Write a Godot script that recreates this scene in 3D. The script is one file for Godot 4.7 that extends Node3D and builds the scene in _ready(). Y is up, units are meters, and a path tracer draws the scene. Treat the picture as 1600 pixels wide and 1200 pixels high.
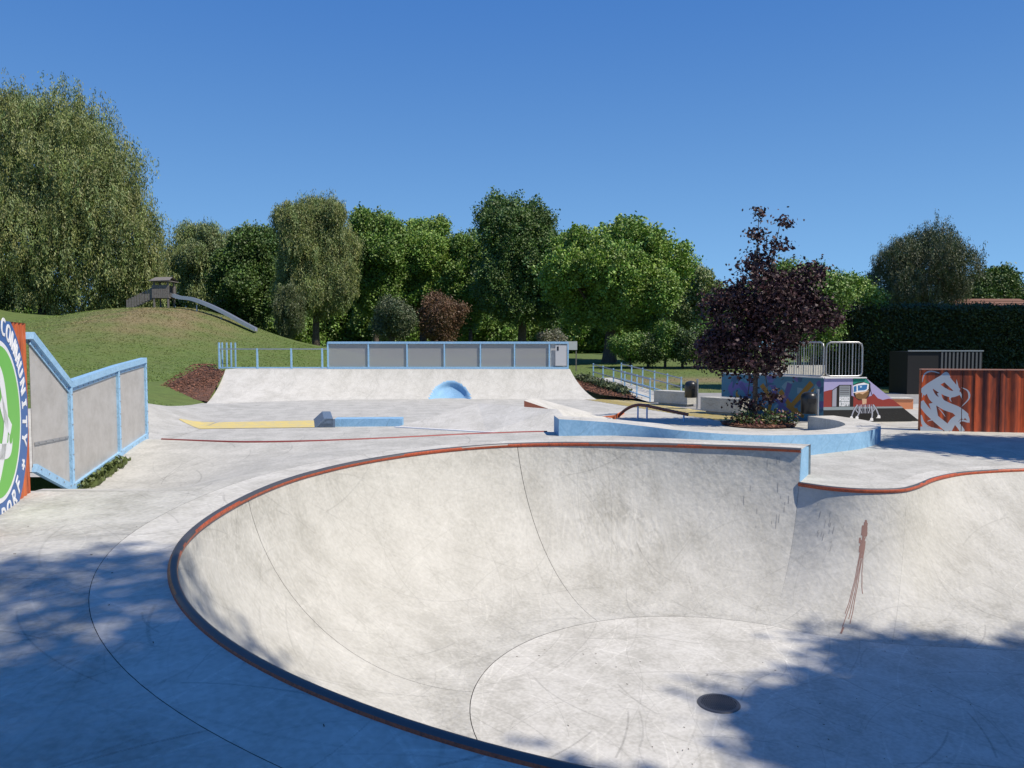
extends Node3D
# ---------- helpers ----------
var rng := RandomNumberGenerator.new()
var M := {}
var used := {}

func numbered(n: String) -> String:
	if not used.has(n):
		used[n] = 0
		return n
	used[n] += 1
	return "%s_%03d" % [n, used[n]]

func thing(called: String, label: String, category: String, at := Vector3.ZERO, turn := 0.0, group := "") -> Node3D:
	var o := Node3D.new()
	o.name = numbered(called)
	add_child(o)
	o.position = at
	o.rotation.y = turn
	tag(o, label, category, group)
	return o

func tag(o: Node, label: String, category := "", group := "", kind := "") -> void:
	if label: o.set_meta("label", label)
	if category: o.set_meta("category", category)
	if group: o.set_meta("group", group)
	if kind: o.set_meta("kind", kind)

func nst() -> SurfaceTool:
	var st := SurfaceTool.new()
	st.begin(Mesh.PRIMITIVE_TRIANGLES)
	st.set_smooth_group(-1)
	return st

func mesh_of(st: SurfaceTool) -> ArrayMesh:
	st.generate_normals()
	return st.commit()

func put(called: String, mesh: Mesh, m: Material, parent: Node = self) -> MeshInstance3D:
	var o := MeshInstance3D.new()
	o.name = numbered(called) if parent == self else called
	o.mesh = mesh
	o.material_override = m
	parent.add_child(o, true)
	return o

func obj(called: String, st: SurfaceTool, m: Material, parent: Node = self) -> MeshInstance3D:
	return put(called, mesh_of(st), m, parent)

func structure(called: String, st: SurfaceTool, m: Material) -> MeshInstance3D:
	var o := obj(called, st, m)
	o.set_meta("kind", "structure")
	return o

# quad a,b,c,d counter-clockwise as seen from the front (front faces are clockwise in Godot, so the order is turned here)
func quad(st: SurfaceTool, a: Vector3, b: Vector3, c: Vector3, d: Vector3) -> void:
	tri(st, a, b, c); tri(st, a, c, d)

func tri(st: SurfaceTool, a: Vector3, b: Vector3, c: Vector3) -> void:
	st.add_vertex(a); st.add_vertex(c); st.add_vertex(b)

func box(st: SurfaceTool, c: Vector3, s: Vector3, b := Basis.IDENTITY) -> void:
	var v := []
	for i in 8:
		v.append(c + b * (Vector3((i & 1) - 0.5, ((i >> 1) & 1) - 0.5, ((i >> 2) & 1) - 0.5) * s))
	for f in [[0, 2, 3, 1], [4, 5, 7, 6], [0, 1, 5, 4], [2, 6, 7, 3], [0, 4, 6, 2], [1, 3, 7, 5]]:
		quad(st, v[f[0]], v[f[1]], v[f[2]], v[f[3]])

# box from a to b (horizontal beam or post) with a square section w x h
func beam(st: SurfaceTool, a: Vector3, b: Vector3, w: float, h: float) -> void:
	var d := b - a
	var z := d.normalized()
	var up := Vector3.UP if absf(z.y) < 0.95 else Vector3.RIGHT
	var x := up.cross(z).normalized()
	var y := z.cross(x)
	box(st, (a + b) / 2, Vector3(w, h, d.length()), Basis(x, y, z))

func tube(st: SurfaceTool, pts: Array, radii: Array, n := 8, caps := true) -> void:
	st.set_smooth_group(0)
	var rings := []
	var x := Vector3.ZERO
	for i in pts.size():
		var t: Vector3 = (pts[mini(i + 1, pts.size() - 1)] - pts[maxi(i - 1, 0)]).normalized()
		if x == Vector3.ZERO:
			x = (Vector3.UP if absf(t.y) < 0.9 else Vector3.RIGHT).cross(t).normalized()
		x = (x - t * x.dot(t)).normalized()
		var y := t.cross(x)
		var r := []
		for k in n:
			var a := TAU * k / n
			r.append(pts[i] + (x * cos(a) + y * sin(a)) * radii[mini(i, radii.size() - 1)])
		rings.append(r)
	for i in pts.size() - 1:
		for k in n:
			var k2 := (k + 1) % n
			quad(st, rings[i][k], rings[i][k2], rings[i + 1][k2], rings[i + 1][k])
	st.set_smooth_group(-1)
	if caps:
		for k in range(1, n - 1):
			tri(st, rings[0][0], rings[0][k + 1], rings[0][k])
			tri(st, rings[-1][0], rings[-1][k], rings[-1][k + 1])

# flat polygon (x,z) at height y facing up, with a skirt of depth skirt
func slab(st: SurfaceTool, poly: PackedVector2Array, y: float, skirt := 0.0) -> void:
	var idx := Geometry2D.triangulate_polygon(poly)
	for i in range(0, idx.size(), 3):
		var a := poly[idx[i]]; var b := poly[idx[i + 1]]; var c := poly[idx[i + 2]]
		if (b - a).cross(c - a) > 0:
			var t := b; b = c; c = t
		tri(st, Vector3(a.x, y, a.y), Vector3(b.x, y, b.y), Vector3(c.x, y, c.y))
	if skirt > 0:
		var cw := Geometry2D.is_polygon_clockwise(poly)
		for i in poly.size():
			var a := poly[i]; var b := poly[(i + 1) % poly.size()]
			if cw:
				var t := a; a = b; b = t
			quad(st, Vector3(b.x, y, b.y), Vector3(a.x, y, a.y), Vector3(a.x, y - skirt, a.y), Vector3(b.x, y - skirt, b.y))

# vertical polygon on plane: origin o, axes u,v, pushed by n*off
func plate(st: SurfaceTool, poly: PackedVector2Array, o: Vector3, u: Vector3, v: Vector3, off := 0.0, uvs := Vector2.ZERO) -> void:
	var n := u.cross(v).normalized()
	var idx := Geometry2D.triangulate_polygon(poly)
	for i in range(0, idx.size(), 3):
		var p := [poly[idx[i]], poly[idx[i + 1]], poly[idx[i + 2]]]
		if (p[1] - p[0]).cross(p[2] - p[0]) < 0:
			p = [p[0], p[2], p[1]]
		for k in [0, 2, 1]:
			if uvs != Vector2.ZERO:
				st.set_uv(Vector2(p[k].x / uvs.x, 1.0 - p[k].y / uvs.y))
			st.add_vertex(o + u * p[k].x + v * p[k].y + n * off)

func catmull(p: Array, per := 6) -> Array:
	var r := []
	for i in p.size() - 1:
		var a: Vector2 = p[maxi(i - 1, 0)]; var b: Vector2 = p[i]; var c: Vector2 = p[i + 1]; var d: Vector2 = p[mini(i + 2, p.size() - 1)]
		for k in per:
			r.append(b.cubic_interpolate(c, a, d, float(k) / per))
	r.append(p[-1])
	return r

func circle_poly(c: Vector2, r: float, n := 64) -> PackedVector2Array:
	var q := PackedVector2Array()
	for k in n:
		q.append(c + Vector2.from_angle(TAU * k / n) * r)
	return q

func srgb(r: float, g: float, b: float) -> Color:
	return Color(r, g, b)

# material from a linear base colour
func mat(c: Color, rough := 0.8, metal := 0.0) -> StandardMaterial3D:
	var m := StandardMaterial3D.new()
	m.albedo_color = c.linear_to_srgb()
	m.roughness = rough
	m.metallic = metal
	return m

func noise_img(size: int, seed_: int, freq: float, oct := 4, warp := 0.0, type := FastNoiseLite.TYPE_SIMPLEX_SMOOTH) -> Image:
	var n := FastNoiseLite.new()
	n.seed = seed_
	n.frequency = freq
	n.noise_type = type
	n.fractal_octaves = oct
	if warp > 0:
		n.domain_warp_enabled = true
		n.domain_warp_amplitude = warp
		n.domain_warp_frequency = freq * 0.7
	return n.get_seamless_image(size, size)

# mottled texture: colour ramp between three linear tones by mixed noises
func mottled(size: int, seed_: int, dark: Color, mid: Color, light: Color, coarse := 0.006, fine := 0.08, warp := 40.0, fine_w := 0.35, strokes := 0) -> ImageTexture:
	var a := noise_img(size, seed_, coarse, 5, warp)
	var b := noise_img(size, seed_ + 7, fine, 3)
	var s := noise_img(size, seed_ + 13, coarse * 4.0, 3, warp * 1.5)
	var im := Image.create(size, size, false, Image.FORMAT_RGB8)
	for y in size:
		for x in size:
			var t := a.get_pixel(x, y).r * (1 - fine_w) * 0.6 + s.get_pixel(x, y).r * (1 - fine_w) * 0.4 + b.get_pixel(x, y).r * fine_w
			t = clampf((t - 0.5) * 2.4 + 0.5, 0, 1)
			var c := dark.lerp(mid, t * 2) if t < 0.5 else mid.lerp(light, t * 2 - 1)
			im.set_pixel(x, y, c.linear_to_srgb())
	if strokes > 0:
		var r := RandomNumberGenerator.new()
		r.seed = seed_
		for k in strokes:
			var c := Vector2(r.randf(), r.randf()) * size
			var rad := r.randf_range(90, 600); var a0 := r.randf() * TAU; var n := int(minf(rad * r.randf_range(0.2, 0.9), 260))
			var gain := r.randf_range(-0.05, 0.06) if k % 5 else r.randf_range(-0.12, -0.04)
			var wdt := 1 + r.randi() % 3
			for i in n:
				for w in wdt:
					var q := c + Vector2.from_angle(a0 + i / rad) * (rad + w)
					var px := posmod(int(q.x), size); var py := posmod(int(q.y), size)
					var v := im.get_pixel(px, py)
					im.set_pixel(px, py, Color(clampf(v.r * (1 + gain), 0, 1), clampf(v.g * (1 + gain), 0, 1), clampf(v.b * (1 + gain), 0, 1)))
	im.generate_mipmaps()
	return ImageTexture.create_from_image(im)

func tri_mat(tex: Texture2D, scale: float, rough := 0.85) -> StandardMaterial3D:
	var m := StandardMaterial3D.new()
	m.albedo_texture = tex
	m.uv1_triplanar = true
	m.uv1_world_triplanar = true
	m.uv1_scale = Vector3.ONE * scale
	m.roughness = rough
	return m

func relief(m: StandardMaterial3D, size: int, seed_: int, freq: float, strength: float) -> void:
	var im := noise_img(size, seed_, freq, 4)
	im.bump_map_to_normal_map(strength)
	m.normal_enabled = true
	m.normal_texture = ImageTexture.create_from_image(im)
	m.normal_scale = 1.0

# ---------- little painter for flat print ----------
func fill_poly(im: Image, pts: PackedVector2Array, c: Color) -> void:
	var w := im.get_width(); var h := im.get_height()
	var lo := 1e9; var hi := -1e9
	for p in pts:
		lo = minf(lo, p.y); hi = maxf(hi, p.y)
	for y in range(maxi(int(lo), 0), mini(int(hi) + 1, h)):
		var xs := []
		var fy := y + 0.5
		for i in pts.size():
			var a := pts[i]; var b := pts[(i + 1) % pts.size()]
			if (a.y <= fy) != (b.y <= fy):
				xs.append(a.x + (fy - a.y) / (b.y - a.y) * (b.x - a.x))
		xs.sort()
		for k in range(0, xs.size() - 1, 2):
			for x in range(maxi(int(xs[k] + 0.5), 0), mini(int(xs[k + 1] + 0.5), w)):
				im.set_pixel(x, y, c)

func stroke(im: Image, p: Array, w0: float, w1: float, c: Color, mid := -1.0) -> void:
	var q := catmull(p, 8)
	var l := PackedVector2Array(); var r := PackedVector2Array()
	for i in q.size():
		var t: Vector2 = (q[mini(i + 1, q.size() - 1)] - q[maxi(i - 1, 0)]).normalized()
		var f := float(i) / (q.size() - 1)
		var w := lerpf(w0, w1, f) if mid < 0 else (lerpf(w0, mid, f * 2) if f < 0.5 else lerpf(mid, w1, f * 2 - 1))
		l.append(q[i] + t.orthogonal() * w / 2)
		r.append(q[i] - t.orthogonal() * w / 2)
	r.reverse()
	l.append_array(r)
	fill_poly(im, l, c)

func V(a: Array) -> PackedVector2Array:
	var q := PackedVector2Array()
	for i in range(0, a.size(), 2):
		q.append(Vector2(a[i], a[i + 1]))
	return q

# ---------- plants ----------
func leaf_clump(n: int, radius: float, leaf: float, seed_: int, droop := 0.0, flat := 1.0) -> ArrayMesh:
	var r := RandomNumberGenerator.new()
	r.seed = seed_
	var st := nst()
	for i in n:
		var p := Vector3(r.randfn(), r.randfn() * flat, r.randfn()) * radius * 0.5
		if droop > 0:
			p = Vector3(r.randfn() * radius * 0.25, r.randf_range(-1, 1) * radius, r.randfn() * radius * 0.25)
		var d := Vector3(r.randfn(), r.randfn() - 0.3 - droop * 2.0, r.randfn()).normalized()
		var s := d.cross(Vector3(r.randfn(), r.randfn(), r.randfn())).normalized()
		var l := leaf * r.randf_range(0.7, 1.3)
		var w := l * (0.30 if droop == 0 else 0.16)
		var nrm := d.cross(s)
		var m := p + d * l * 0.5 + nrm * l * 0.06
		tri(st, p, m + s * w, m - s * w)
		tri(st, m + s * w, p + d * l, m - s * w)
	return mesh_of(st)

var clumps := {}
func leaf_mat(back: Color) -> StandardMaterial3D:
	var m := StandardMaterial3D.new()
	m.vertex_color_use_as_albedo = true
	m.roughness = 0.55
	m.backlight_enabled = true
	m.backlight = back.linear_to_srgb()
	return m

func scatter(called: String, clump: Mesh, m: Material, xf: Array, cols: Array, parent: Node) -> MultiMeshInstance3D:
	var mm := MultiMesh.new()
	mm.transform_format = MultiMesh.TRANSFORM_3D
	mm.use_colors = true
	mm.mesh = clump
	mm.instance_count = xf.size()
	for i in xf.size():
		mm.set_instance_transform(i, xf[i])
		mm.set_instance_color(i, cols[i])
	var o := MultiMeshInstance3D.new()
	o.name = called
	o.multimesh = mm
	o.material_override = m
	parent.add_child(o, true)
	return o

func rand_basis(s: float) -> Basis:
	return Basis(Vector3(rng.randfn(), rng.randfn(), rng.randfn()).normalized(), rng.randf() * TAU).scaled(Vector3.ONE * s)

# crown from lobes: [centre, radii] pairs; leaves sit on and a little under the lobes' skins
func crown_points(lobes: Array, n: int, depth := 0.35) -> Array:
	var total := 0.0
	for l in lobes:
		total += l[1].x * l[1].y
	var pts := []
	for l in lobes:
		var k := int(n * l[1].x * l[1].y / total)
		for i in k:
			var d := Vector3(rng.randfn(), rng.randfn(), rng.randfn()).normalized()
			var bump := 1.0 + 0.21 * sin(d.x * 7 + l[0].x * 3) * sin(d.y * 6 + l[0].y) + 0.15 * sin(d.z * 11 + l[0].z * 2 + d.x * 5)
			var p: Vector3 = l[0] + d * l[1] * bump * (1.0 - depth * pow(rng.randf(), 1.6) + 0.085 * rng.randfn())
			var inside := false
			for o in lobes:
				if o != l and ((p - o[0]) / o[1]).length() < 0.62:
					inside = true
					break
			if not inside:
				pts.append(p)
	return pts

func limbs(st: SurfaceTool, base: Vector3, top: Vector3, r: float, ends: Array) -> void:
	var pts := []; var rad := []
	for k in 7:
		var f := k / 6.0
		pts.append(base.lerp(top, f) + Vector3(sin(f * 5 + base.x) * r * 0.5 * f, 0, cos(f * 4 + base.z) * r * 0.5 * f))
		rad.append(r * (1.35 if k == 0 else 1.0) * (1 - 0.55 * f))
	tube(st, pts, rad, 8)
	for e in ends:
		var f: float = clampf(0.35 + 0.5 * rng.randf(), 0, 0.95)
		var a: Vector3 = base.lerp(top, f)
		var mid: Vector3 = a.lerp(e, 0.5) - Vector3(0, (e - a).length() * 0.10, 0)
		tube(st, [a, mid, e], [r * 0.45 * (1.1 - f * 0.5), r * 0.28, r * 0.08], 6, false)

# a tree: base, lobes relative to base; kind picks leaves
func tree(called: String, label: String, base: Vector3, trunk_r: float, trunk_h: float, lobes: Array, n: int, col: Color, clump_key: String, csize: float, category := "tree", group := "", vary := 0.35) -> Node3D:
	var t := thing(called, label, category, base, 0, group)
	var st := nst()
	var ends := []
	for l in lobes:
		ends.append(l[0] + Vector3(0, l[1].y * 0.2, 0))
	limbs(st, Vector3(0, -0.3, 0), Vector3(0, trunk_h, 0), trunk_r, ends)
	obj("trunk", st, M.bark, t)
	var xf := []; var cols := []
	var droop: bool = clump_key == "willow"
	for p in crown_points(lobes, n):
		var b := rand_basis(csize * rng.randf_range(0.7, 1.3))
		if droop:
			b = Basis(Vector3.UP, rng.randf() * TAU) * Basis(Vector3.RIGHT, rng.randfn() * 0.25)
			b = b.scaled(Vector3(1, rng.randf_range(0.8, 1.5), 1) * csize)
		xf.append(Transform3D(b, p))
		var j := 1.0 + vary * (rng.randf() - 0.5) * 2
		cols.append(Color(col.r * j * rng.randf_range(0.85, 1.2), col.g * j, col.b * j * rng.randf_range(0.7, 1.2)))
	var cr := scatter("crown", clumps[clump_key], M.leaf if not called.begins_with("copper") else M.leaf_dark, xf, cols, t)
	cr.set_meta("kind", "stuff")
	return t

func rand_lobes(c: Vector3, r: Vector3, n: int, size: float) -> Array:
	var out := [[c, r * 0.66]]
	for i in n:
		var d := Vector3(rng.randfn(), rng.randfn(), rng.randfn()).normalized()
		var p := c + d * r * rng.randf_range(0.58, 0.80)
		var s := size * rng.randf_range(0.55, 1.2)
		out.append([p, Vector3(s, s * rng.randf_range(0.8, 1.1), s) * minf(r.x, r.y)])
	return out
# ---------- the bowl ----------
const BC := Vector2(2.08, -7.56)
const BR := 4.95
const FR := 2.5
const FLOOR := -2.0
const A0 := -60.5
const A1 := -270.0

func on_circle(deg: float, r: float) -> Vector2:
	if r > 4.0:
		# the rim is not a true circle: measured bulge by direction
		var t := [[-60.5, -0.15], [-78.0, -0.2], [-96.0, 0.0], [-113.0, 0.27], [-126.0, 0.28], [-140.0, 0.19], [-155.0, 0.08], [-178.0, -0.05], [-200.0, 0.02], [-215.0, 0.07], [-235.0, 0.11], [-250.0, 0.15], [-270.0, 0.15], [-290.0, 0.15]]
		for i in t.size() - 1:
			if deg <= t[i][0] and deg >= t[i + 1][0]:
				var f: float = (t[i][0] - deg) / (t[i][0] - t[i + 1][0])
				r += cubic_interpolate(t[i][1], t[i + 1][1], t[maxi(i - 1, 0)][1], t[mini(i + 2, t.size() - 1)][1], f)
				break
	return BC + Vector2.from_angle(deg_to_rad(deg)) * r

# point of a transition between floor point f and coping point c with top height top; t 0..1
func transition(c: Vector2, f: Vector2, top: float, t: float, off := 0.0) -> Vector3:
	var run := c.distance_to(f)
	var h := top - FLOOR
	var R := (run * run + h * h) / (2 * h)
	var th := asin(minf(run / R, 1.0)) * t
	var o := (c - f) / run
	var q := f + o * (R * sin(th) - off * sin(th))
	return Vector3(q.x, FLOOR + R * (1 - cos(th)) + off * cos(th), q.y)

func loft(st: SurfaceTool, cs: Array, fs: Array, top: float, off := 0.0, nt := 20) -> void:
	st.set_smooth_group(0)
	for i in cs.size() - 1:
		for k in nt:
			var t0 := float(k) / nt; var t1 := float(k + 1) / nt
			var a := transition(cs[i], fs[i], top, t0, off); var b := transition(cs[i + 1], fs[i + 1], top, t0, off)
			var c := transition(cs[i + 1], fs[i + 1], top, t1, off); var d := transition(cs[i], fs[i], top, t1, off)
			quad(st, a, d, c, b)
	st.set_smooth_group(-1)

var C2 := []
var F2 := []

# strip on the wall in (index along C2/circle, t) space
func circle_pt(deg: float, t: float, off: float) -> Vector3:
	return transition(on_circle(deg, BR), on_circle(deg, FR), 0.0, t, off)

func right_pt(s: float, t: float, off: float) -> Vector3:
	var i := clampi(int(s), 0, C2.size() - 2)
	var f := s - i
	return transition(C2[i].lerp(C2[i + 1], f), F2[i].lerp(F2[i + 1], f), -0.5, t, off)

func drip(st: SurfaceTool, path: Array, w: float) -> void:
	for i in path.size() - 1:
		var a: Vector2 = path[i]; var b: Vector2 = path[i + 1]
		var pa := right_pt(a.x, a.y, 0.003); var pb := right_pt(b.x, b.y, 0.003)
		var side := (right_pt(a.x + 0.05, a.y, 0.003) - right_pt(a.x, a.y, 0.003)).normalized() * w / 2
		quad(st, pa - side, pa + side, pb + side, pb - side)

func coping(called: String, path: Array, y: float, closed_up: bool, parent: Node) -> void:
	# steel pipe set into the edge: bare worn crown, painted flanks
	var n := 14
	var dark := nst(); var paint := nst()
	dark.set_smooth_group(0); paint.set_smooth_group(0)
	var rings := []
	for i in path.size():
		var t: Vector2 = (path[mini(i + 1, path.size() - 1)] - path[maxi(i - 1, 0)]).normalized()
		var o := Vector3(-t.y, 0, t.x)
		var r := []
		for k in n:
			var a := TAU * (k + 0.5) / n
			r.append(Vector3(path[i].x, y - 0.008, path[i].y) + (o * cos(a) + Vector3.UP * sin(a)) * 0.036)
		rings.append(r)
	for i in path.size() - 1:
		for k in n:
			var k2 := (k + 1) % n
			# k 1..5 is the worn crown
			var crown := k >= 2 and k <= 4
			if k == 1 or k == 5:
				crown = (sin(i * 0.37) + sin(i * 0.11 + 1.0) + rng.randf() * 0.9) > -0.1
			quad(dark if crown else paint, rings[i][k], rings[i + 1][k], rings[i + 1][k2], rings[i][k2])
	obj("bare_steel", dark, M.steel_worn, parent)
	obj("painted_flank", paint, M.coping_paint, parent)

func terrain_h(x: float, z: float) -> float:
	var d := -z
	var base := -0.62 + 1.25 * smoothstep(33.0, 75.0, d)
	var sx := 7.2 if x > -25.6 else 11.0
	var g1 := 3.45 * exp(-pow((x + 25.6) / sx, 2)) * exp(-pow((d - 58) / (17.0 if d < 58 else 10.0), 2))
	var g2 := 3.9 * exp(-pow((x + 44) / 8.0, 2)) * exp(-pow((d - 56) / (18.0 if d < 56 else 10.0), 2))
	var g3 := 0.9 * smoothstep(-9.0, -16.0, x) * smoothstep(12.0, 26.0, d) * (1 - smoothstep(60.0, 75.0, d))
	var n := 0.05 * sin(x * 0.9 + z * 0.4) + 0.04 * sin(x * 0.37 - z * 0.8)
	return base + g1 + g2 + g3 + n * smoothstep(-9.0, -14.0, x)

func _ready() -> void:
	rng.seed = 4711
	# ---------- camera, sky, sun ----------
	var cam := Camera3D.new()
	cam.name = "camera"
	cam.fov = 53.13
	cam.far = 600
	add_child(cam)
	cam.position = Vector3(0, 1.6, 0)
	cam.rotation.x = -atan(60.0 / 1200.0)
	var env := Environment.new()
	env.background_mode = Environment.BG_SKY
	var sky := Sky.new()
	var sm := ProceduralSkyMaterial.new()
	sm.sky_top_color = Color(0.20, 0.43, 0.75)
	sm.sky_horizon_color = Color(0.60, 0.82, 1.0)
	sm.sky_curve = 0.155
	sm.ground_bottom_color = Color(0.2, 0.19, 0.16)
	sm.ground_horizon_color = Color(0.36, 0.42, 0.45)
	sm.energy_multiplier = 0.86
	sm.sun_angle_max = 2.0
	sky.sky_material = sm
	env.sky = sky
	env.tonemap_mode = Environment.TONE_MAPPER_LINEAR
	env.tonemap_exposure = 1.13
	env.sdfgi_enabled = true
	env.ssao_enabled = true
	env.ssil_enabled = true
	var we := WorldEnvironment.new()
	we.name = "environment"
	we.environment = env
	add_child(we)
	var sun := DirectionalLight3D.new()
	sun.name = "sun"
	sun.light_energy = 1.6
	sun.light_color = Color(1.0, 0.955, 0.89)
	sun.light_angular_distance = 0.53
	sun.shadow_enabled = true
	add_child(sun)
	var to_sun := Vector3(0.90 * cos(deg_to_rad(52)), sin(deg_to_rad(52)), 0.43 * cos(deg_to_rad(52)))
	sun.look_at_from_position(Vector3.ZERO, -to_sun, Vector3.UP)

	make_materials()
	build_ground()
	build_bowl()
	build_plaza()
	build_fence_and_sign()
	build_far_ramp()
	build_right()
	build_hill()
	build_trees()

func make_materials() -> void:
	var con := mottled(768, 11, Color(0.325, 0.321, 0.287), Color(0.425, 0.422, 0.385), Color(0.50, 0.497, 0.46), 0.006, 0.09, 60.0, 0.30, 420)
	M.concrete = tri_mat(con, 0.23, 0.8)
	relief(M.concrete, 512, 5, 0.06, 1.2)
	var con2 := mottled(512, 23, Color(0.345, 0.342, 0.31), Color(0.425, 0.422, 0.385), Color(0.50, 0.495, 0.455), 0.008, 0.11, 30.0, 0.4, 150)
	M.concrete_grey = tri_mat(con2, 0.3, 0.85)
	var con3 := mottled(512, 31, Color(0.40, 0.393, 0.352), Color(0.49, 0.483, 0.44), Color(0.56, 0.553, 0.51), 0.007, 0.10, 40.0, 0.35, 220)
	M.concrete_light = tri_mat(con3, 0.3, 0.8)
	var asp := mottled(512, 41, Color(0.20, 0.20, 0.195), Color(0.26, 0.26, 0.25), Color(0.33, 0.32, 0.31), 0.01, 0.2, 20.0, 0.6)
	M.paving = tri_mat(asp, 0.35, 0.9)
	M.gap = mat(Color(0.05, 0.047, 0.042), 0.95)
	M.steel_worn = mat(Color(0.10, 0.10, 0.105), 0.5, 0.5)
	var cp := mottled(256, 51, Color(0.10, 0.03, 0.02), Color(0.42, 0.075, 0.025), Color(0.52, 0.11, 0.035), 0.02, 0.15, 10.0, 0.5)
	M.coping_paint = tri_mat(cp, 1.5, 0.5)
	M.blue = tri_mat(mottled(256, 61, Color(0.18, 0.35, 0.53), Color(0.22, 0.41, 0.60), Color(0.26, 0.45, 0.64), 0.01, 0.1, 10.0, 0.4, 30), 0.6, 0.75)
	M.blue_steel = tri_mat(mottled(256, 63, Color(0.21, 0.39, 0.58), Color(0.28, 0.49, 0.70), Color(0.32, 0.53, 0.73), 0.03, 0.2, 10.0, 0.4, 120), 1.3, 0.45)
	var al := mottled(512, 71, Color(0.38, 0.365, 0.34), Color(0.46, 0.445, 0.42), Color(0.52, 0.505, 0.485), 0.006, 0.2, 20.0, 0.45)
	M.sheet = tri_mat(al, 0.8, 0.45)
	M.sheet.metallic = 0.15
	M.mesh_sheet = mat(Color(0.40, 0.40, 0.39), 0.45, 0.2)
	M.mesh_sheet.transparency = BaseMaterial3D.TRANSPARENCY_ALPHA
	M.mesh_sheet.albedo_color.a = 0.68
	M.galv = mat(Color(0.42, 0.43, 0.44), 0.4, 0.7)
	M.yellow = tri_mat(mottled(256, 81, Color(0.44, 0.42, 0.32), Color(0.62, 0.50, 0.17), Color(0.70, 0.55, 0.14), 0.02, 0.16, 10.0, 0.5), 0.7, 0.7)
	M.brown_steel = mat(Color(0.20, 0.07, 0.045), 0.45, 0.3)
	M.orange = mat(Color(0.62, 0.14, 0.04), 0.55)
	M.white_paint = mat(Color(0.78, 0.79, 0.80), 0.6)
	M.dark_metal = mat(Color(0.03, 0.033, 0.036), 0.35, 0.4)
	M.black_steel = mat(Color(0.008, 0.008, 0.009), 0.6, 0.1)
	M.bark = tri_mat(mottled(256, 91, Color(0.04, 0.032, 0.024), Color(0.09, 0.072, 0.055), Color(0.15, 0.125, 0.10), 0.02, 0.12, 10.0, 0.5), 0.8, 0.95)
	M.wood = tri_mat(mottled(256, 95, Color(0.10, 0.09, 0.08), Color(0.16, 0.148, 0.135), Color(0.22, 0.205, 0.19), 0.02, 0.12, 10.0, 0.5), 1.0, 0.9)
	M.mulch = mat(Color(0.10, 0.05, 0.032), 0.95)
	M.chips = StandardMaterial3D.new()
	M.chips.vertex_color_use_as_albedo = true
	M.chips.roughness = 0.95
	M.leaf = leaf_mat(Color(0.12, 0.18, 0.032))
	M.leaf_dark = leaf_mat(Color(0.02, 0.004, 0.006))
	M.leaf_dark.roughness = 0.6
	M.grass = StandardMaterial3D.new()
	M.grass.vertex_color_use_as_albedo = true
	M.grass.albedo_texture = mottled(512, 101, Color(0.45, 0.45, 0.42), Color(0.8, 0.8, 0.8), Color(1, 1, 1), 0.012, 0.2, 30.0, 0.6)
	M.grass.uv1_triplanar = true
	M.grass.uv1_world_triplanar = true
	M.grass.uv1_scale = Vector3.ONE * 0.25
	M.grass.roughness = 0.95
	M.blade = leaf_mat(Color(0.05, 0.07, 0.012))
	clumps.leaf = leaf_clump(16, 0.55, 0.30, 1)
	clumps.fine = leaf_clump(22, 0.5, 0.17, 2)
	clumps.willow = leaf_clump(22, 0.75, 0.26, 3, 0.6)
	clumps.beech = leaf_clump(9, 0.26, 0.105, 4, 0.0, 0.35)
	clumps.shade = leaf_clump(16, 0.34, 0.14, 5, 0.0, 0.6)
	clumps.hedge = leaf_clump(20, 0.3, 0.13, 6)
	clumps.tuft = leaf_clump(9, 0.12, 0.13, 7)

func ring(a: float, b: float, r: float, step := 2.0) -> Array:
	var out := []
	var n := maxi(int(ceil(absf(b - a) / step)), 1)
	for i in n + 1:
		out.append(on_circle(lerpf(a, b, float(i) / n), r))
	return out

func build_ground() -> void:
	# grass sheet to the horizon with the mound; cells finer near the park
	var st := nst()
	st.set_smooth_group(0)
	var xs := []; var zs := []
	var x := -75.0
	while x < 75: xs.append(x); x += 0.9 if x < -6 and x > -48 else 2.2
	xs = [-400.0, -200.0, -110.0] + xs + [75.0, 110.0, 200.0, 400.0]
	var z := -12.0
	while z > -82: zs.append(z); z -= 0.9
	zs = [60.0, 20.0, 0.0] + zs + [-90.0, -110.0, -150.0, -250.0, -450.0]
	var under := func(px: float, pz: float) -> bool: return px > -10.5 and px < 20.5 and pz > -31.0 and pz < 20.0
	var pt := func(px: float, pz: float) -> Vector3:
		var y := terrain_h(px, pz)
		if pz > -12.5:
			y = minf(y, -0.62)
		if px > -10.9 and px < 20.6 and pz > -31.6:
			y = -3.2 if pz > -14.5 else -0.75
		return Vector3(px, y, pz)
	for i in xs.size() - 1:
		for k in zs.size() - 1:
			var q := [pt.call(xs[i], zs[k]), pt.call(xs[i + 1], zs[k]), pt.call(xs[i + 1], zs[k + 1]), pt.call(xs[i], zs[k + 1])]
			var cs := []
			for p in q:
				cs.append(ground_colour(p))
			for o in [0, 2, 1, 0, 3, 2]:
				st.set_color(cs[o])
				st.add_vertex(q[o])
	structure("ground", st, M.grass)

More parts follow.
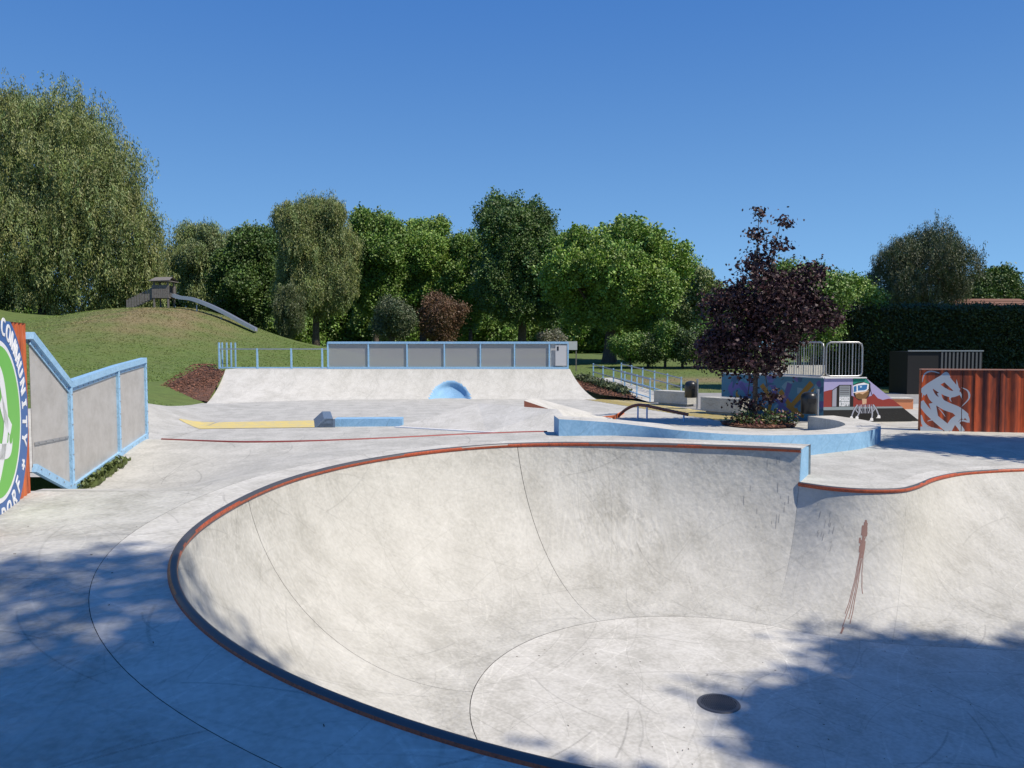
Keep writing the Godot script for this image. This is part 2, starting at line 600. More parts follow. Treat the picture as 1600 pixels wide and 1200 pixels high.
func ground_colour(p: Vector3) -> Color:
	var g := Color(0.115, 0.175, 0.036)
	var n := sin(p.x * 1.7 + p.z * 0.6) * sin(p.z * 1.3 - p.x * 0.5) * 0.5 + 0.5
	g = g.lerp(Color(0.14, 0.165, 0.045), n * 0.4)
	# worn earth on the mound's crest and along the path at the trees
	var hill := exp(-pow((p.x + 24.0) / 4.0, 2) - pow((p.z + 52.0) / 7.0, 2))
	var worn := clampf(hill * 1.0 * (0.3 + n), 0, 0.75)
	if p.x > 6 and p.z < -36 and p.z > -52:
		worn = maxf(worn, 0.75 * exp(-pow((p.z + 43 + p.x * 0.12) / 2.2, 2)))
	if p.x > 2 and p.z < -30 and p.z > -40:
		worn = maxf(worn, 0.45 * n)
	return g.lerp(Color(0.26, 0.19, 0.11), worn)

func build_bowl() -> void:
	C2 = catmull([Vector2(4.38, -11.626), Vector2(4.68, -11.28), Vector2(5.1, -11.08), Vector2(5.61, -11.1), Vector2(6.02, -11.38), Vector2(6.67, -12.04), Vector2(7.36, -12.53), Vector2(8.05, -12.78), Vector2(8.67, -12.92), Vector2(10, -13.15), Vector2(18, -13.4)])
	F2 = catmull([Vector2(3.31, -9.74), Vector2(3.65, -9.5), Vector2(3.95, -9.35), Vector2(4.4, -9.17), Vector2(4.8, -9.08), Vector2(5.35, -9.0), Vector2(6.1, -8.9), Vector2(7, -8.9), Vector2(8, -8.9), Vector2(10, -8.9), Vector2(18, -8.9)])
	var bowl := Node3D.new()
	bowl.name = "skate_bowl"
	add_child(bowl)
	tag(bowl, "round concrete skate bowl with orange and black steel coping and a drain", "skate bowl")
	# wall panels between joints
	var cuts := [A0, -112.5, -174.0, -232.0, A1]
	for i in cuts.size() - 1:
		var st := nst()
		var g := 0.045
		loft(st, ring(cuts[i] - g, cuts[i + 1] + g, BR), ring(cuts[i] - g, cuts[i + 1] + g, FR + 0.004), 0.0)
		obj("wall_panel", st, M.concrete, bowl)
	var cutr := [0, 21, C2.size() - 1]
	for i in 2:
		var st := nst()
		var cs := C2.slice(cutr[i], cutr[i + 1] + 1); var fs := F2.slice(cutr[i], cutr[i + 1] + 1)
		if i == 1:
			cs[0] = cs[0].lerp(cs[1], 0.03); fs[0] = fs[0].lerp(fs[1], 0.03)
		loft(st, cs, fs, -0.5)
		obj("wall_panel", st, M.concrete, bowl)
	var st2 := nst()
	loft(st2, [Vector2(2.085, -2.46), Vector2(8, -2.46), Vector2(18, -2.46)], [Vector2(2.085, -5.06), Vector2(8, -5.06), Vector2(18, -5.06)], 0.0)
	quad(st2, Vector3(18, FLOOR, -2.46), Vector3(18, 0, -2.46), Vector3(18, 0, -13.4), Vector3(18, FLOOR, -13.4))
	obj("wall_panel", st2, M.concrete, bowl)
	# backing under the joints
	var bk := nst()
	loft(bk, ring(A0, A1, BR, 6.0), ring(A0, A1, FR, 6.0), 0.0, -0.03, 12)
	loft(bk, C2, F2, -0.5, -0.03, 12)
	obj("backing", bk, M.gap, bowl)
	# floor
	var fp := PackedVector2Array()
	for p in ring(-58.0, A1, FR - 0.004): fp.append(p)
	for p in [Vector2(18, -5.06), Vector2(18, -8.9)]: fp.append(p)
	for i in range(F2.size() - 2, 0, -1): fp.append(F2[i] + Vector2(0, 0.005))
	var fl := nst()
	slab(fl, fp, FLOOR)
	obj("bowl_floor", fl, M.concrete_light, bowl)
	var fb := nst()
	slab(fb, V([-1.5, -12, 19, -12, 19, -2, -1.5, -2]), FLOOR - 0.04)
	obj("backing", fb, M.gap, bowl)
	# end cap of the raised lip, painted blue
	var cap := nst()
	var a_dir := Vector2.from_angle(deg_to_rad(A0))
	var pr := PackedVector2Array()
	for k in 8:
		var q := circle_pt(A0, lerpf(1.0, 0.80, k / 7.0), 0.0)
		pr.append(Vector2(Vector2(q.x, q.z).distance_to(BC), q.y))
	pr.append(Vector2(BR + 0.65, -0.5)); pr.append(Vector2(BR + 0.65, -0.002))
	plate(cap, pr, Vector3(BC.x, 0, BC.y), Vector3(a_dir.x, 0, a_dir.y), Vector3.UP, -0.004)
	obj("painted_end", cap, M.blue, bowl)
	# coping pipes
	coping("coping", ring(A0, A1, BR, 1.5) + [Vector2(5, -2.46), Vector2(18, -2.46)], 0.0, true, bowl)
	coping("coping", C2, -0.5, true, bowl)
	# rubber scuffs and a dried drip of paint on the wall
	var dr := nst()
	for k in 60:
		var s0 := 13.0 + rng.randfn() * 0.22
		var t0 := rng.randf_range(0.66, 0.84)
		drip(dr, [Vector2(s0, t0), Vector2(s0 + rng.randfn() * 0.03, t0 - 0.012), Vector2(s0 + rng.randfn() * 0.05, t0 - rng.randf_range(0.02, 0.05))], rng.randf_range(0.008, 0.026))
	for k in 5:
		var s0 := 12.75 + k * 0.16
		var tl := [0.24, 0.12, 0.20, 0.16, 0.40][k] as float
		var lean := [-0.10, 0.05, 0.35, 0.65, 1.0][k] as float
		var path := []
		for j in 15:
			var f := j / 14.0
			path.append(Vector2(s0 + lean * f * f + 0.025 * sin(j * 1.3 + k * 2.0), lerpf(0.68, tl, f)))
		drip(dr, path, 0.009)
	drip(dr, [Vector2(13.15, 0.12), Vector2(13.18, 0.08), Vector2(13.22, 0.05)], 0.022)
	obj("paint_drip", dr, mat(Color(0.20, 0.11, 0.09), 0.7), bowl)
	var sc := nst()
	for k in 18:
		var s0 := 6.5 + rng.randfn() * 1.3
		var t0 := 0.80 + rng.randfn() * 0.05
		drip(sc, [Vector2(s0, t0), Vector2(s0 - 0.15, t0 - rng.randf_range(0.01, 0.05))], rng.randf_range(0.003, 0.010))
	for k in 16:
		var a := -62.0 - absf(rng.randfn()) * 6.0
		var t0 := rng.randf_range(0.62, 0.97)
		var p0 := circle_pt(a, t0, 0.003); var p1 := circle_pt(a + 0.05, t0 - rng.randf_range(0.01, 0.05), 0.003)
		var sd := Vector3(0.003, 0, 0.0015)
		quad(sc, p0 - sd, p0 + sd, p1 + sd, p1 - sd)
	tag(obj("scuff_marks", sc, mat(Color(0.27, 0.265, 0.25), 0.8), bowl), "", "", "", "stuff")
	# litter: twigs and dry leaves
	var lt := nst()
	for k in 55:
		var p := Vector3(rng.randf_range(-0.2, 6.0), FLOOR + 0.006, rng.randf_range(-9.0, -5.3))
		if Vector2(p.x, p.z).distance_to(BC) > 2.4 and p.x < 3.6: continue
		box(lt, p, Vector3(rng.randf_range(0.005, 0.024), 0.003, 0.0045), Basis(Vector3.UP, rng.randf() * TAU))
	for k in 34:
		var p := Vector3(rng.randf_range(-5.0, 0.0), 0.006, rng.randf_range(-7.5, -1.5))
		if Vector2(p.x, p.z).distance_to(BC) < 5.1: continue
		box(lt, p, Vector3(rng.randf_range(0.004, 0.022), 0.003, 0.004), Basis(Vector3.UP, rng.randf() * TAU))
	tag(obj("leaf_litter", lt, mat(Color(0.07, 0.05, 0.03), 0.9)), "scattered dry twigs and leaf bits on the bowl concrete", "litter", "", "stuff")
	# drain
	var dn := thing("floor_drain", "round grey slotted drain cover set in the bowl floor", "drain", Vector3(BC.x, FLOOR, BC.y))
	var rim := nst()
	for k in 40:
		var a := TAU * k / 40; var b := TAU * (k + 1) / 40
		var d0 := Vector3(cos(a), 0, sin(a)); var d1 := Vector3(cos(b), 0, sin(b)); var up := Vector3(0, 0.012, 0)
		quad(rim, d0 * 0.175 + up, d1 * 0.175 + up, d1 * 0.205 + up, d0 * 0.205 + up)
		quad(rim, d0 * 0.205 + up, d1 * 0.205 + up, d1 * 0.215, d0 * 0.215)
	var iron := mat(Color(0.12, 0.125, 0.13), 0.5, 0.5)
	obj("rim", rim, iron, dn)
	var sl := nst()
	for k in 17:
		var xx := -0.16 + k * 0.02
		box(sl, Vector3(xx, 0.006, 0), Vector3(0.011, 0.010, 2 * sqrt(0.178 * 0.178 - xx * xx)))
	for zz in [-0.08, 0.0, 0.08]:
		box(sl, Vector3(0, 0.003, zz), Vector3(0.33 if zz == 0.0 else 0.29, 0.007, 0.012))
	obj("slats", sl, iron, dn)
	var pit := nst()
	slab(pit, circle_poly(Vector2.ZERO, 0.2, 32), 0.0015)
	obj("pit", pit, M.gap, dn)
	# ---- decks round the bowl ----
	var band := nst()
	var inner := ring(A0, A1, BR + 0.02, 2.0); var outer := ring(A0, A1, BR + 0.5, 2.0)
	inner.append(Vector2(18, -2.44)); outer.append(Vector2(18, -1.96))
	for i in inner.size() - 1:
		quad(band, Vector3(inner[i].x, 0, inner[i].y), Vector3(inner[i + 1].x, 0, inner[i + 1].y), Vector3(outer[i + 1].x, 0, outer[i + 1].y), Vector3(outer[i].x, 0, outer[i].y))
	structure("bowl_edge_band", band, M.concrete_light)
	var dk := nst()
	var poly := PackedVector2Array()
	for p in ring(-171.2, A1, BR + 0.504): poly.append(p)
	for p in [Vector2(18, -1.95), Vector2(18, 9), Vector2(-9, 9), Vector2(-9, -8.395)]: poly.append(p)
	slab(dk, poly, 0.0)
	structure("near_deck", dk, M.concrete)
	var db := nst()
	var bp := PackedVector2Array()
	for p in ring(A0 - 0.6, A1, BR + 0.1, 4.0): bp.append(p)
	for p in [Vector2(18, -2.3), Vector2(18, 9.1), Vector2(-9.1, 9.1), Vector2(-9.1, -8.42)]: bp.append(p)
	for p in ring(-171.0, A0 - 0.6, BR + 0.53, 4.0): bp.append(p)
	slab(db, bp, -0.03, 0.5)
	structure("deck_bedding", db, M.gap)
	# middle patch that dips beside the fence
	var angs := [-171.2, -157, -150, -145, -137, -128, -118, -110, -98, -88, -79, -60.5]
	var outs := catmull([Vector2(-5.27, -8.41), Vector2(-5.85, -10.8), Vector2(-6.34, -13.15)], 6)
	outs.append_array(catmull([Vector2(-6.34, -13.15), Vector2(-5.02, -12.78), Vector2(-4.24, -12.68), Vector2(-3.23, -12.84), Vector2(-2.21, -13.19), Vector2(-1.14, -13.67), Vector2(-0.35, -13.97), Vector2(0.84, -14.2), Vector2(1.75, -13.65), Vector2(2.7, -13.22), Vector2(4.85, -12.4)], 6).slice(1))
	var md := nst()
	md.set_smooth_group(0)
	var rows := []
	for i in outs.size():
		var a: float
		if i <= 12: a = lerpf(-171.2, -150.0, i / 12.0)
		else: a = lerpf(-150.0, A0, (i - 12) / float(outs.size() - 13))
		var p0 := on_circle(a, BR + 0.504)
		var r := []
		for k in 15:
			var f := k / 14.0
			var p := p0.lerp(outs[i], f)
			var dip := smoothstep(-8.4, -9.6, p.y) * (1 - smoothstep(-9.6, -13.0, p.y)) * smoothstep(0.0, 0.5, f) * smoothstep(-1.5, -3.5, p.x)
			r.append(Vector3(p.x, -0.22 * dip, p.y))
		rows.append(r)
	for i in rows.size() - 1:
		for k in 14:
			quad(md, rows[i][k], rows[i + 1][k], rows[i + 1][k + 1], rows[i][k + 1])
	structure("middle_deck", md, M.concrete_grey)
	# bank from the far deck edge down to the plaza, its steel edge painted dark red
	var bank := nst(); var edge := []
	bank.set_smooth_group(0)
	for i in range(12, outs.size() - 1):
		var a: Vector2 = outs[i]; var b: Vector2 = outs[i + 1]
		var na := (a - BC).normalized() * 1.1; var nb := (b - BC).normalized() * 1.1
		if i > outs.size() - 24:
			na = na * 0.02; nb = nb * 0.02
		quad(bank, Vector3(a.x, -0.001, a.y), Vector3(b.x, -0.001, b.y), Vector3(b.x + nb.x, -0.502, b.y + nb.y), Vector3(a.x + na.x, -0.502, a.y + na.y))
		edge.append(Vector3(a.x, 0.0, a.y))
	structure("deck_bank", bank, M.concrete_grey)
	var es := nst()
	var e2 := edge.slice(2, edge.size() - 18)
	tube(es, e2, [0.022], 6)
	tag(obj("edge_pipe", es, mat(Color(0.22, 0.045, 0.04), 0.5, 0.2)), "thin dark red steel pipe along the far edge of the deck", "edging")

func left_bank(z: float, f: float) -> Vector3:
	var foot := lerpf(-7.7, -9.0, smoothstep(-17.0, -27.5, z))
	var hgt := 0.75 * (1 - smoothstep(-18.0, -27.0, z)) + 0.03
	return Vector3(foot - 2.3 * f, -0.497 + hgt * (1 - cos(f * 1.25)) / (1 - cos(1.25)), z)

func build_plaza() -> void:
	var st := nst()
	var poly := PackedVector2Array([Vector2(-8.6, -12.2), Vector2(-3.2, -12.2), Vector2(0, -13.1), Vector2(2.1, -13.2), Vector2(4.75, -12.3)])
	for p in C2: poly.append(p + Vector2(0, -0.02))
	for p in [Vector2(20, -13.4), Vector2(20, -30.6), Vector2(-11.3, -30.6), Vector2(-9.3, -22), Vector2(-8.6, -16)]: poly.append(p)
	slab(st, poly, -0.5)
	structure("plaza", st, M.concrete_grey)
	var sr := nst()
	var band := nst()
	for i in C2.size() - 1:
		var a: Vector2 = C2[i]; var b: Vector2 = C2[i + 1]
		var na := Vector2(0, -0.45) if i > 18 else (Vector2(-0.1, -0.42)); var nb := na if i != 18 else Vector2(0, -0.45)
		quad(band, Vector3(a.x, -0.496, a.y - 0.02), Vector3(b.x, -0.496, b.y - 0.02), Vector3(b.x + nb.x, -0.496, b.y + nb.y), Vector3(a.x + na.x, -0.496, a.y + na.y))
	structure("lower_edge_band", band, M.concrete_light)
	# dark asphalt walk on the right with joints
	slab(sr, V([3.4, -30.5, 5.2, -25.0, 7.6, -20.6, 9.2, -21.6, 9.0, -26, 20, -27, 20, -34, 6, -34]), -0.494)
	structure("walk", sr, M.paving)
	var wk := nst()
	slab(wk, V([9.9, -19.6, 20, -19.6, 20, -27.5, 11.8, -27.5, 11.6, -21.9]), -0.492)
	structure("side_path", wk, M.concrete_grey)
	# left bank rising to the grass
	var lb := nst()
	lb.set_smooth_group(0)
	var prev := []
	for i in 19:
		var z := lerpf(-12.6, -27.6, i / 18.0)
		var row := []
		for k in 11:
			row.append(left_bank(z, k / 10.0))
		row.append(row[10] + Vector3(-0.15, 0, 0)); row.append(row[10] + Vector3(-0.2, -0.6, 0))
		if prev:
			for k in 12:
				quad(lb, prev[k], row[k], row[k + 1], prev[k + 1])
		prev = row
	structure("left_bank", lb, M.concrete)
	# yellow painted run-up on the floor and up the bank
	var yl := nst()
	quad(yl, Vector3(-7.9, -0.49, -19.25), Vector3(-4.78, -0.49, -19.65), Vector3(-5.25, -0.49, -21.5), Vector3(-8.0, -0.49, -20.9))
	for k in 8:
		var f0 := k * 0.05; var f1 := (k + 1) * 0.05
		var e := Vector3(0.004, 0.007, 0)
		var a0 := lerpf(-19.25, -20.6, k / 8.0); var a1 := lerpf(-19.25, -20.6, (k + 1) / 8.0); var b0 := lerpf(-20.9, -20.8, k / 8.0); var b1 := lerpf(-20.9, -20.8, (k + 1) / 8.0)
		quad(yl, left_bank(a0, f0) + e, left_bank(b0, f0) + e, left_bank(b1, f1) + e, left_bank(a1, f1) + e)
	tag(obj("yellow_marking", yl, M.yellow), "worn solid yellow painted strip running up to the small blue ledge", "road marking")
	# blue ledge
	var lg := thing("low_ledge", "low blue concrete ledge at the end of the yellow strip", "ledge", Vector3(-4.0, -0.5, -20.1), 0.06)
	var s1 := nst()
	box(s1, Vector3(0.25, 0.10, 0.0), Vector3(1.75, 0.20, 0.5))
	obj("long_block", s1, M.blue, lg)
	var s2 := nst()
	plate(s2, V([-0.5, 0, -0.02, 0, -0.02, 0.22, -0.25, 0.22]), Vector3(-0.55, 0, 0.42), Vector3.RIGHT, Vector3.UP)
	var w := [Vector3(-1.1, 0, 0.42), Vector3(-0.62, 0, 0.42), Vector3(-0.62, 0.23, 0.42), Vector3(-0.85, 0.23, 0.42)]
	var b := w.map(func(q): return q + Vector3(-0.45, 0, -2.2))
	quad(s2, w[0], w[1], w[2], w[3]); quad(s2, b[1], b[0], b[3], b[2])
	for k in 4:
		quad(s2, w[(k + 1) % 4], w[k], b[k], b[(k + 1) % 4])
	obj("wedge_block", s2, mat(Color(0.12, 0.17, 0.24), 0.5), lg)
	# low pyramid bank in the middle
	var py := thing("pyramid_bank", "low pale concrete pyramid bank between the blue ledge and the curved blue wall", "skate bank", Vector3(0, -0.5, 0))
	var p := nst()
	var f0 := Vector3(-3.0, 0.0, -19.7); var f1 := Vector3(-0.62, 0, -18.5); var f2 := Vector3(1.6, 0, -17.4)
	var t1 := Vector3(-0.95, 0.5, -21.3); var t2 := Vector3(1.15, 0.5, -19.2); var bk := Vector3(-1.5, 0, -26.5); var bk2 := Vector3(3.0, 0, -22.0)
	tri(p, f0, f1, t1); quad(p, f1, f2, t2, t1); tri(p, f0, t1, bk); tri(p, t1, t2, bk); tri(p, t2, bk2, bk); tri(p, f2, bk2, t2)
	obj("bank", p, M.concrete_light, py)
	var cu := nst()
	beam(cu, f0 + Vector3(0, 0.012, 0.03), f1 + Vector3(0, 0.012, 0.03), 0.08, 0.03)
	obj("base_strip", cu, M.white_paint, py)
	cu = nst()
	beam(cu, f1 + Vector3(0, 0.012, 0.03), f2 + Vector3(0, 0.012, 0.03), 0.08, 0.03)
	obj("base_strip", cu, M.white_paint, py)
	# kicker ledge crossing the bank
	var kl := thing("kicker_ledge", "pale topped ledge with brown steel sides and bright orange end", "ledge", Vector3(0, -0.5, 0))
	var A := Vector3(0.33, 0, -20.9); var B := Vector3(1.9, 0, -21.35); var n := Vector3(0.55, 0, -1.9)
	var kt := nst(); var ks := nst(); var ke := nst()
	var ha := Vector3(0, 0.60, 0); var hb := Vector3(0, 0.05, 0)
	quad(kt, A + ha, B + hb, B + n + hb, A + n * 0.6 + ha)
	quad(ks, A, B, B + hb, A + ha); quad(ks, A + n * 0.6, A, A + ha, A + n * 0.6 + ha)
	var B1 := Vector3(2.3, 0, -21.7); var B2 := Vector3(2.92, 0, -21.75); var hc := Vector3(0, 0.13, 0)
	quad(ke, B1, B2, B2 + hc, B1 + hc * 0.5); quad(ke, B2, B2 + n, B2 + n + hc, B2 + hc)
	quad(kt, B + hb, B1 + hc * 0.5, B1 + n + hc * 0.5, B + n + hb); quad(kt, B1 + hc * 0.5, B2 + hc, B2 + n + hc, B1 + n + hc * 0.5)
	obj("top", kt, M.concrete_light, kl); obj("steel_side", ks, M.brown_steel, kl); obj("painted_end", ke, M.orange, kl)
	# yellow hatching along the right edge
	var hz := thing("hatched_marking", "yellow hatched floor marking running from the far ramp towards the tree", "road marking", Vector3(0, -0.489, 0))
	var e0 := Vector3(2.7, 0, -30.2); var e1 := Vector3(6.15, 0, -20.3); var wd := Vector3(1.25, 0, -0.2)
	for k in 34:
		var h := nst()
		var q := e0.lerp(e1, k / 34.0); var q2 := e0.lerp(e1, (k + 0.55) / 34.0)
		var sh := (e1 - e0) * 0.035
		quad(h, q, q2, q2 + wd + sh, q + wd + sh)
		obj("stripe", h, M.yellow, hz)
	var h2 := nst()
	quad(h2, e0 + wd, e1 + wd, e1 + wd + Vector3(0.16, 0, 0), e0 + wd + Vector3(0.16, 0, 0))
	obj("border_line", h2, M.yellow, hz)
	# grind rail
	var gr := thing("grind_rail", "curved brown steel grind rail on thin legs beside the ledge", "rail", Vector3(0, -0.5, 0))
	var rp := []
	for q in catmull([Vector2(3.1, 0.02), Vector2(3.3, 0.24), Vector2(3.55, 0.38), Vector2(3.8, 0.39), Vector2(4.3, 0.30), Vector2(4.85, 0.2)], 5):
		rp.append(Vector3(q.x, q.y, -22.4 + (q.x - 3.1) * 0.75))
	var rs := nst()
	tube(rs, rp, [0.045], 8)
	obj("bar", rs, M.brown_steel, gr)
	for q in [[3.62, 0.36], [3.85, 0.37], [4.75, 0.2]]:
		var lgs := nst()
		var zz: float = -22.4 + (q[0] - 3.1) * 0.75
		tube(lgs, [Vector3(q[0], 0, zz), Vector3(q[0], q[1], zz)], [0.025], 6)
		obj("leg", lgs, M.blue_steel, gr)
	# curved blue bench wall
	var bw := thing("curved_bench_wall", "long curved concrete bench wall with sky blue painted face", "bench wall", Vector3(0, -0.5, 0))
	var wp := [[0.83, -13.55, 0.8], [1.7, -13.6, 0.74], [2.3, -13.55, 0.68], [3.1, -13.42, 0.6], [4.4, -13.85, 0.48], [6.2, -14.95, 0.37], [7.2, -15.65, 0.34], [8.08, -16.75, 0.34], [8.35, -18.0, 0.34], [8.1, -19.3, 0.34]]
	var path := catmull(wp.map(func(q): return Vector2(q[0], q[1])), 8)
	var tops := catmull(wp.map(func(q): return Vector2(q[2], 0)), 8)
	var face := nst(); var topm := nst(); var inn := nst()
	face.set_smooth_group(0); inn.set_smooth_group(0)
	var o := []; var i_ := []
	for k in path.size():
		var t: Vector2 = (path[mini(k + 1, path.size() - 1)] - path[maxi(k - 1, 0)]).normalized()
		o.append(path[k]); i_.append(path[k] + Vector2(t.y, -t.x) * (0.72 if k > 3 else 0.72))
	for k in path.size() - 1:
		var a := Vector3(o[k].x, 0, o[k].y); var c := Vector3(o[k + 1].x, 0, o[k + 1].y); var d := Vector3(i_[k].x, 0, i_[k].y); var e := Vector3(i_[k + 1].x, 0, i_[k + 1].y)
		var u := Vector3(0, tops[k].x, 0); var w2 := Vector3(0, tops[k + 1].x, 0)
		quad(face, a, c, c + w2, a + u)
		quad(inn, e, d, d + u, e + w2)
		quad(topm, a + u, c + w2, e + w2, d + u)
	var u2 := Vector3(0, 0.8, 0)
	face.set_smooth_group(-1)
	var q0 := Vector3(o[0].x, 0, o[0].y); var q1 := Vector3(i_[0].x, 0, i_[0].y)
	quad(face, q1, q0, q0 + u2, q1 + u2)
	var q2 := Vector3(o[-1].x, 0, o[-1].y); var q3 := Vector3(i_[-1].x, 0, i_[-1].y)
	u2 = Vector3(0, 0.34, 0)
	quad(inn, q2, q3, q3 + u2, q2 + u2)
	obj("painted_face", face, M.blue, bw); obj("seat_top", topm, M.concrete_light, bw); obj("inner_face", inn, M.concrete_light, bw)

func rivets(parent: Node, a: Vector3, b: Vector3, n: int, off: Vector3, mesh: Mesh) -> void:
	for k in n:
		var o := put("bolt", mesh, M.galv, parent)
		o.position = a.lerp(b, (k + 0.5) / n) + off

func build_fence_and_sign() -> void:
	# fence of grey sheets in a blue frame, dipping with the ground
	var fn := thing("sheet_fence", "fence of grey metal sheets in a bolted light blue frame beside the round sign", "fence")
	var S := Vector2(-5.25, -8.36); var E := Vector2(-6.32, -13.19)
	var at := func(f: float, y: float) -> Vector3: return Vector3(lerpf(S.x, E.x, f), y, lerpf(S.y, E.y, f))
	# f, bottom, top
	var st := [[0.0, 0.22, 1.68], [0.235, -0.22, 1.09], [0.66, -0.09, 1.235], [1.0, 0.0, 1.32]]
	var dirv := Vector3(E.x - S.x, 0, E.y - S.y).normalized()
	var nrm := Vector3(-dirv.z, 0, dirv.x)
	if nrm.x < 0: nrm = -nrm
	var bolt := nst()
	box(bolt, Vector3.ZERO, Vector3(0.014, 0.014, 0.014))
	var bm := mesh_of(bolt)
	for i in 3:
		var a = st[i]; var b = st[i + 1]
		var sh := nst()
		var p := [at.call(a[0], a[1]), at.call(b[0], b[1]), at.call(b[0], b[2]), at.call(a[0], a[2])]
		quad(sh, p[1] , p[0], p[3], p[2])
		var back := p.map(func(q): return q - nrm * 0.004)
		quad(sh, back[0], back[1], back[2], back[3])
		obj("sheet", sh, M.sheet, fn)
		var tr := nst()
		beam(tr, p[3] + Vector3(0, 0.03, 0), p[2] + Vector3(0, 0.03, 0), 0.10, 0.085)
		obj("top_rail", tr, M.blue_steel, fn)
		var fl := nst()
		beam(fl, p[3] + nrm * 0.012 - Vector3(0, 0.045, 0), p[2] + nrm * 0.012 - Vector3(0, 0.045, 0), 0.012, 0.05)
		obj("top_flange", fl, M.blue_steel, fn)
		rivets(fn, p[3] - Vector3(0, 0.045, 0), p[2] - Vector3(0, 0.045, 0), 6 if i == 0 else 14 - i * 4, nrm * 0.02, bm)
		var br := nst()
		beam(br, p[0] + Vector3(0, 0.04, 0) + nrm * 0.015, p[1] + Vector3(0, 0.04, 0) + nrm * 0.015, 0.05, 0.09)
		obj("bottom_rail", br, M.blue_steel, fn)
		rivets(fn, p[0] + Vector3(0, 0.05, 0), p[1] + Vector3(0, 0.05, 0), 5 if i == 0 else 12 - i * 4, nrm * 0.043, bm)
	for i in range(1, 4):
		var a = st[i]
		var ps := nst()
		var wdt := 0.05 if i < 3 else 0.035
		beam(ps, at.call(a[0], a[1] - 0.05) + nrm * 0.02, at.call(a[0], a[2] - 0.012) + nrm * 0.02, 0.045 if i else 0.02, wdt)
		obj("post", ps, M.blue_steel, fn)
		rivets(fn, at.call(a[0], a[1]), at.call(a[0], a[2]), 7, nrm * 0.047, bm)
	var seam := nst()
	beam(seam, at.call(0.01, 0.52) + nrm * 0.008, at.call(0.225, 0.47) + nrm * 0.008, 0.01, 0.03)
	obj("seam_strip", seam, M.galv, fn)
	rivets(fn, at.call(0.01, 0.52), at.call(0.225, 0.47), 5, nrm * 0.016, bm)
	# weeds at the foot of the fence
	var xf := []; var cols := []
	for k in 260:
		var f := rng.randf_range(0.26, 0.62)
		var q: Vector3 = at.call(f, 0.0) + nrm * rng.randf_range(0.03, 0.16)
		q.y = lerpf(-0.2, -0.1, (f - 0.26) / 0.36)
		xf.append(Transform3D(Basis(Vector3.UP, rng.randf() * TAU).scaled(Vector3.ONE * rng.randf_range(0.3, 0.8)), q))
		cols.append(Color(0.09, 0.12, 0.03) * rng.randf_range(0.7, 1.3))
	var wd := scatter("weeds", clumps.tuft, M.blade, xf, cols, self)
	wd.name = numbered("weeds")
	tag(wd, "short weeds growing along the foot of the sheet fence", "weeds", "", "stuff")
	# round sign on an orange fluted wall
	var sg := thing("logo_wall", "orange wall with a round blue, white and green painted club emblem", "painted wall")
	var O := Vector3(-5.24, 0, -8.29)
	var u := Vector3(0.34, 0, 0.94).normalized()
	var v := Vector3.UP
	# local frame: x runs from the far edge towards the camera, normal faces the bowl
	var n := u.cross(v).normalized()
	if n.x < 0: n = -n
	var W := 2.3; var H := 1.84
	var wl := nst()
	var nf := 92
	var dep := func(k: int) -> float: return 0.012 * (0.5 + 0.5 * cos(k * TAU / 6.0)) - 0.014
	for k in nf:
		var x0 := W * k / nf; var x1 := W * (k + 1) / nf
		var a: Vector3 = O + u * x0 + n * dep.call(k); var b: Vector3 = O + u * x1 + n * dep.call(k + 1)
		quad(wl, a, a + v * H, b + v * H, b)
	var bk := -n * 0.12
	quad(wl, O + bk, O + bk + v * H, O + v * H, O)
	quad(wl, O + v * H, O + bk + v * H, O + u * W + bk + v * H, O + u * W + v * H)
	quad(wl, O + u * W, O + u * W + v * H, O + u * W + bk + v * H, O + u * W + bk)
	quad(wl, O + bk, O + u * W + bk, O + u * W + bk + v * H, O + bk + v * H)
	var om := tri_mat(mottled(256, 131, Color(0.20, 0.045, 0.02), Color(0.50, 0.105, 0.025), Color(0.60, 0.15, 0.04), 0.012, 0.1, 10.0, 0.3), 0.9, 0.55)
	om.uv1_scale = Vector3(2.2, 0.25, 2.2)
	M.fluted = om
	obj("fluted_sheet", wl, om, sg)
	var rect := V([0.0, 0.0, W, 0, W, H, 0.0, H])
	var C := Vector2(1.1, 0.88)
	# the emblem is seen with x running right to left, so it is laid out mirrored: x' = C.x - dx
	var layer := func(called: String, pg: PackedVector2Array, m: Material, off: float) -> void:
		for piece in Geometry2D.intersect_polygons(pg, rect):
			var s := nst()
			plate(s, piece, O, u, v, 0.0)
			var mi := obj(called, s, m, sg)
			mi.position = n * off
	layer.call("emblem_ring", circle_poly(C, 1.08, 96), mat(Color(0.045, 0.13, 0.36), 0.5), 0.003)
	layer.call("emblem_rim", circle_poly(C, 0.775, 96), M.white_paint, 0.006)
	layer.call("emblem_field", circle_poly(C, 0.725, 96), mat(Color(0.16, 0.50, 0.08), 0.5), 0.009)
	var logo := [[[-0.42, -0.62, -0.20, -0.42, 0.02, -0.1, 0.0, 0.2, -0.1, 0.42, -0.28, 0.5, -0.42, 0.3], 0.15], [[-0.12, 0.2, 0.02, 0.02, 0.2, -0.12], 0.13], [[-0.5, -0.2, -0.2, -0.28, 0.1, -0.3, 0.18, -0.18], 0.15], [[-0.62, 0.3, -0.5, -0.1, -0.5, -0.5], 0.14]]
	for g in logo:
		var q := []
		for k in range(0, g[0].size(), 2):
			q.append(C + Vector2(-g[0][k] - 0.16, g[0][k + 1]))
		for pg in Geometry2D.offset_polyline(PackedVector2Array(catmull(q, 6)), g[1] / 2, Geometry2D.JOIN_ROUND, Geometry2D.END_ROUND):
			layer.call("emblem_loop", pg, M.white_paint, 0.012)
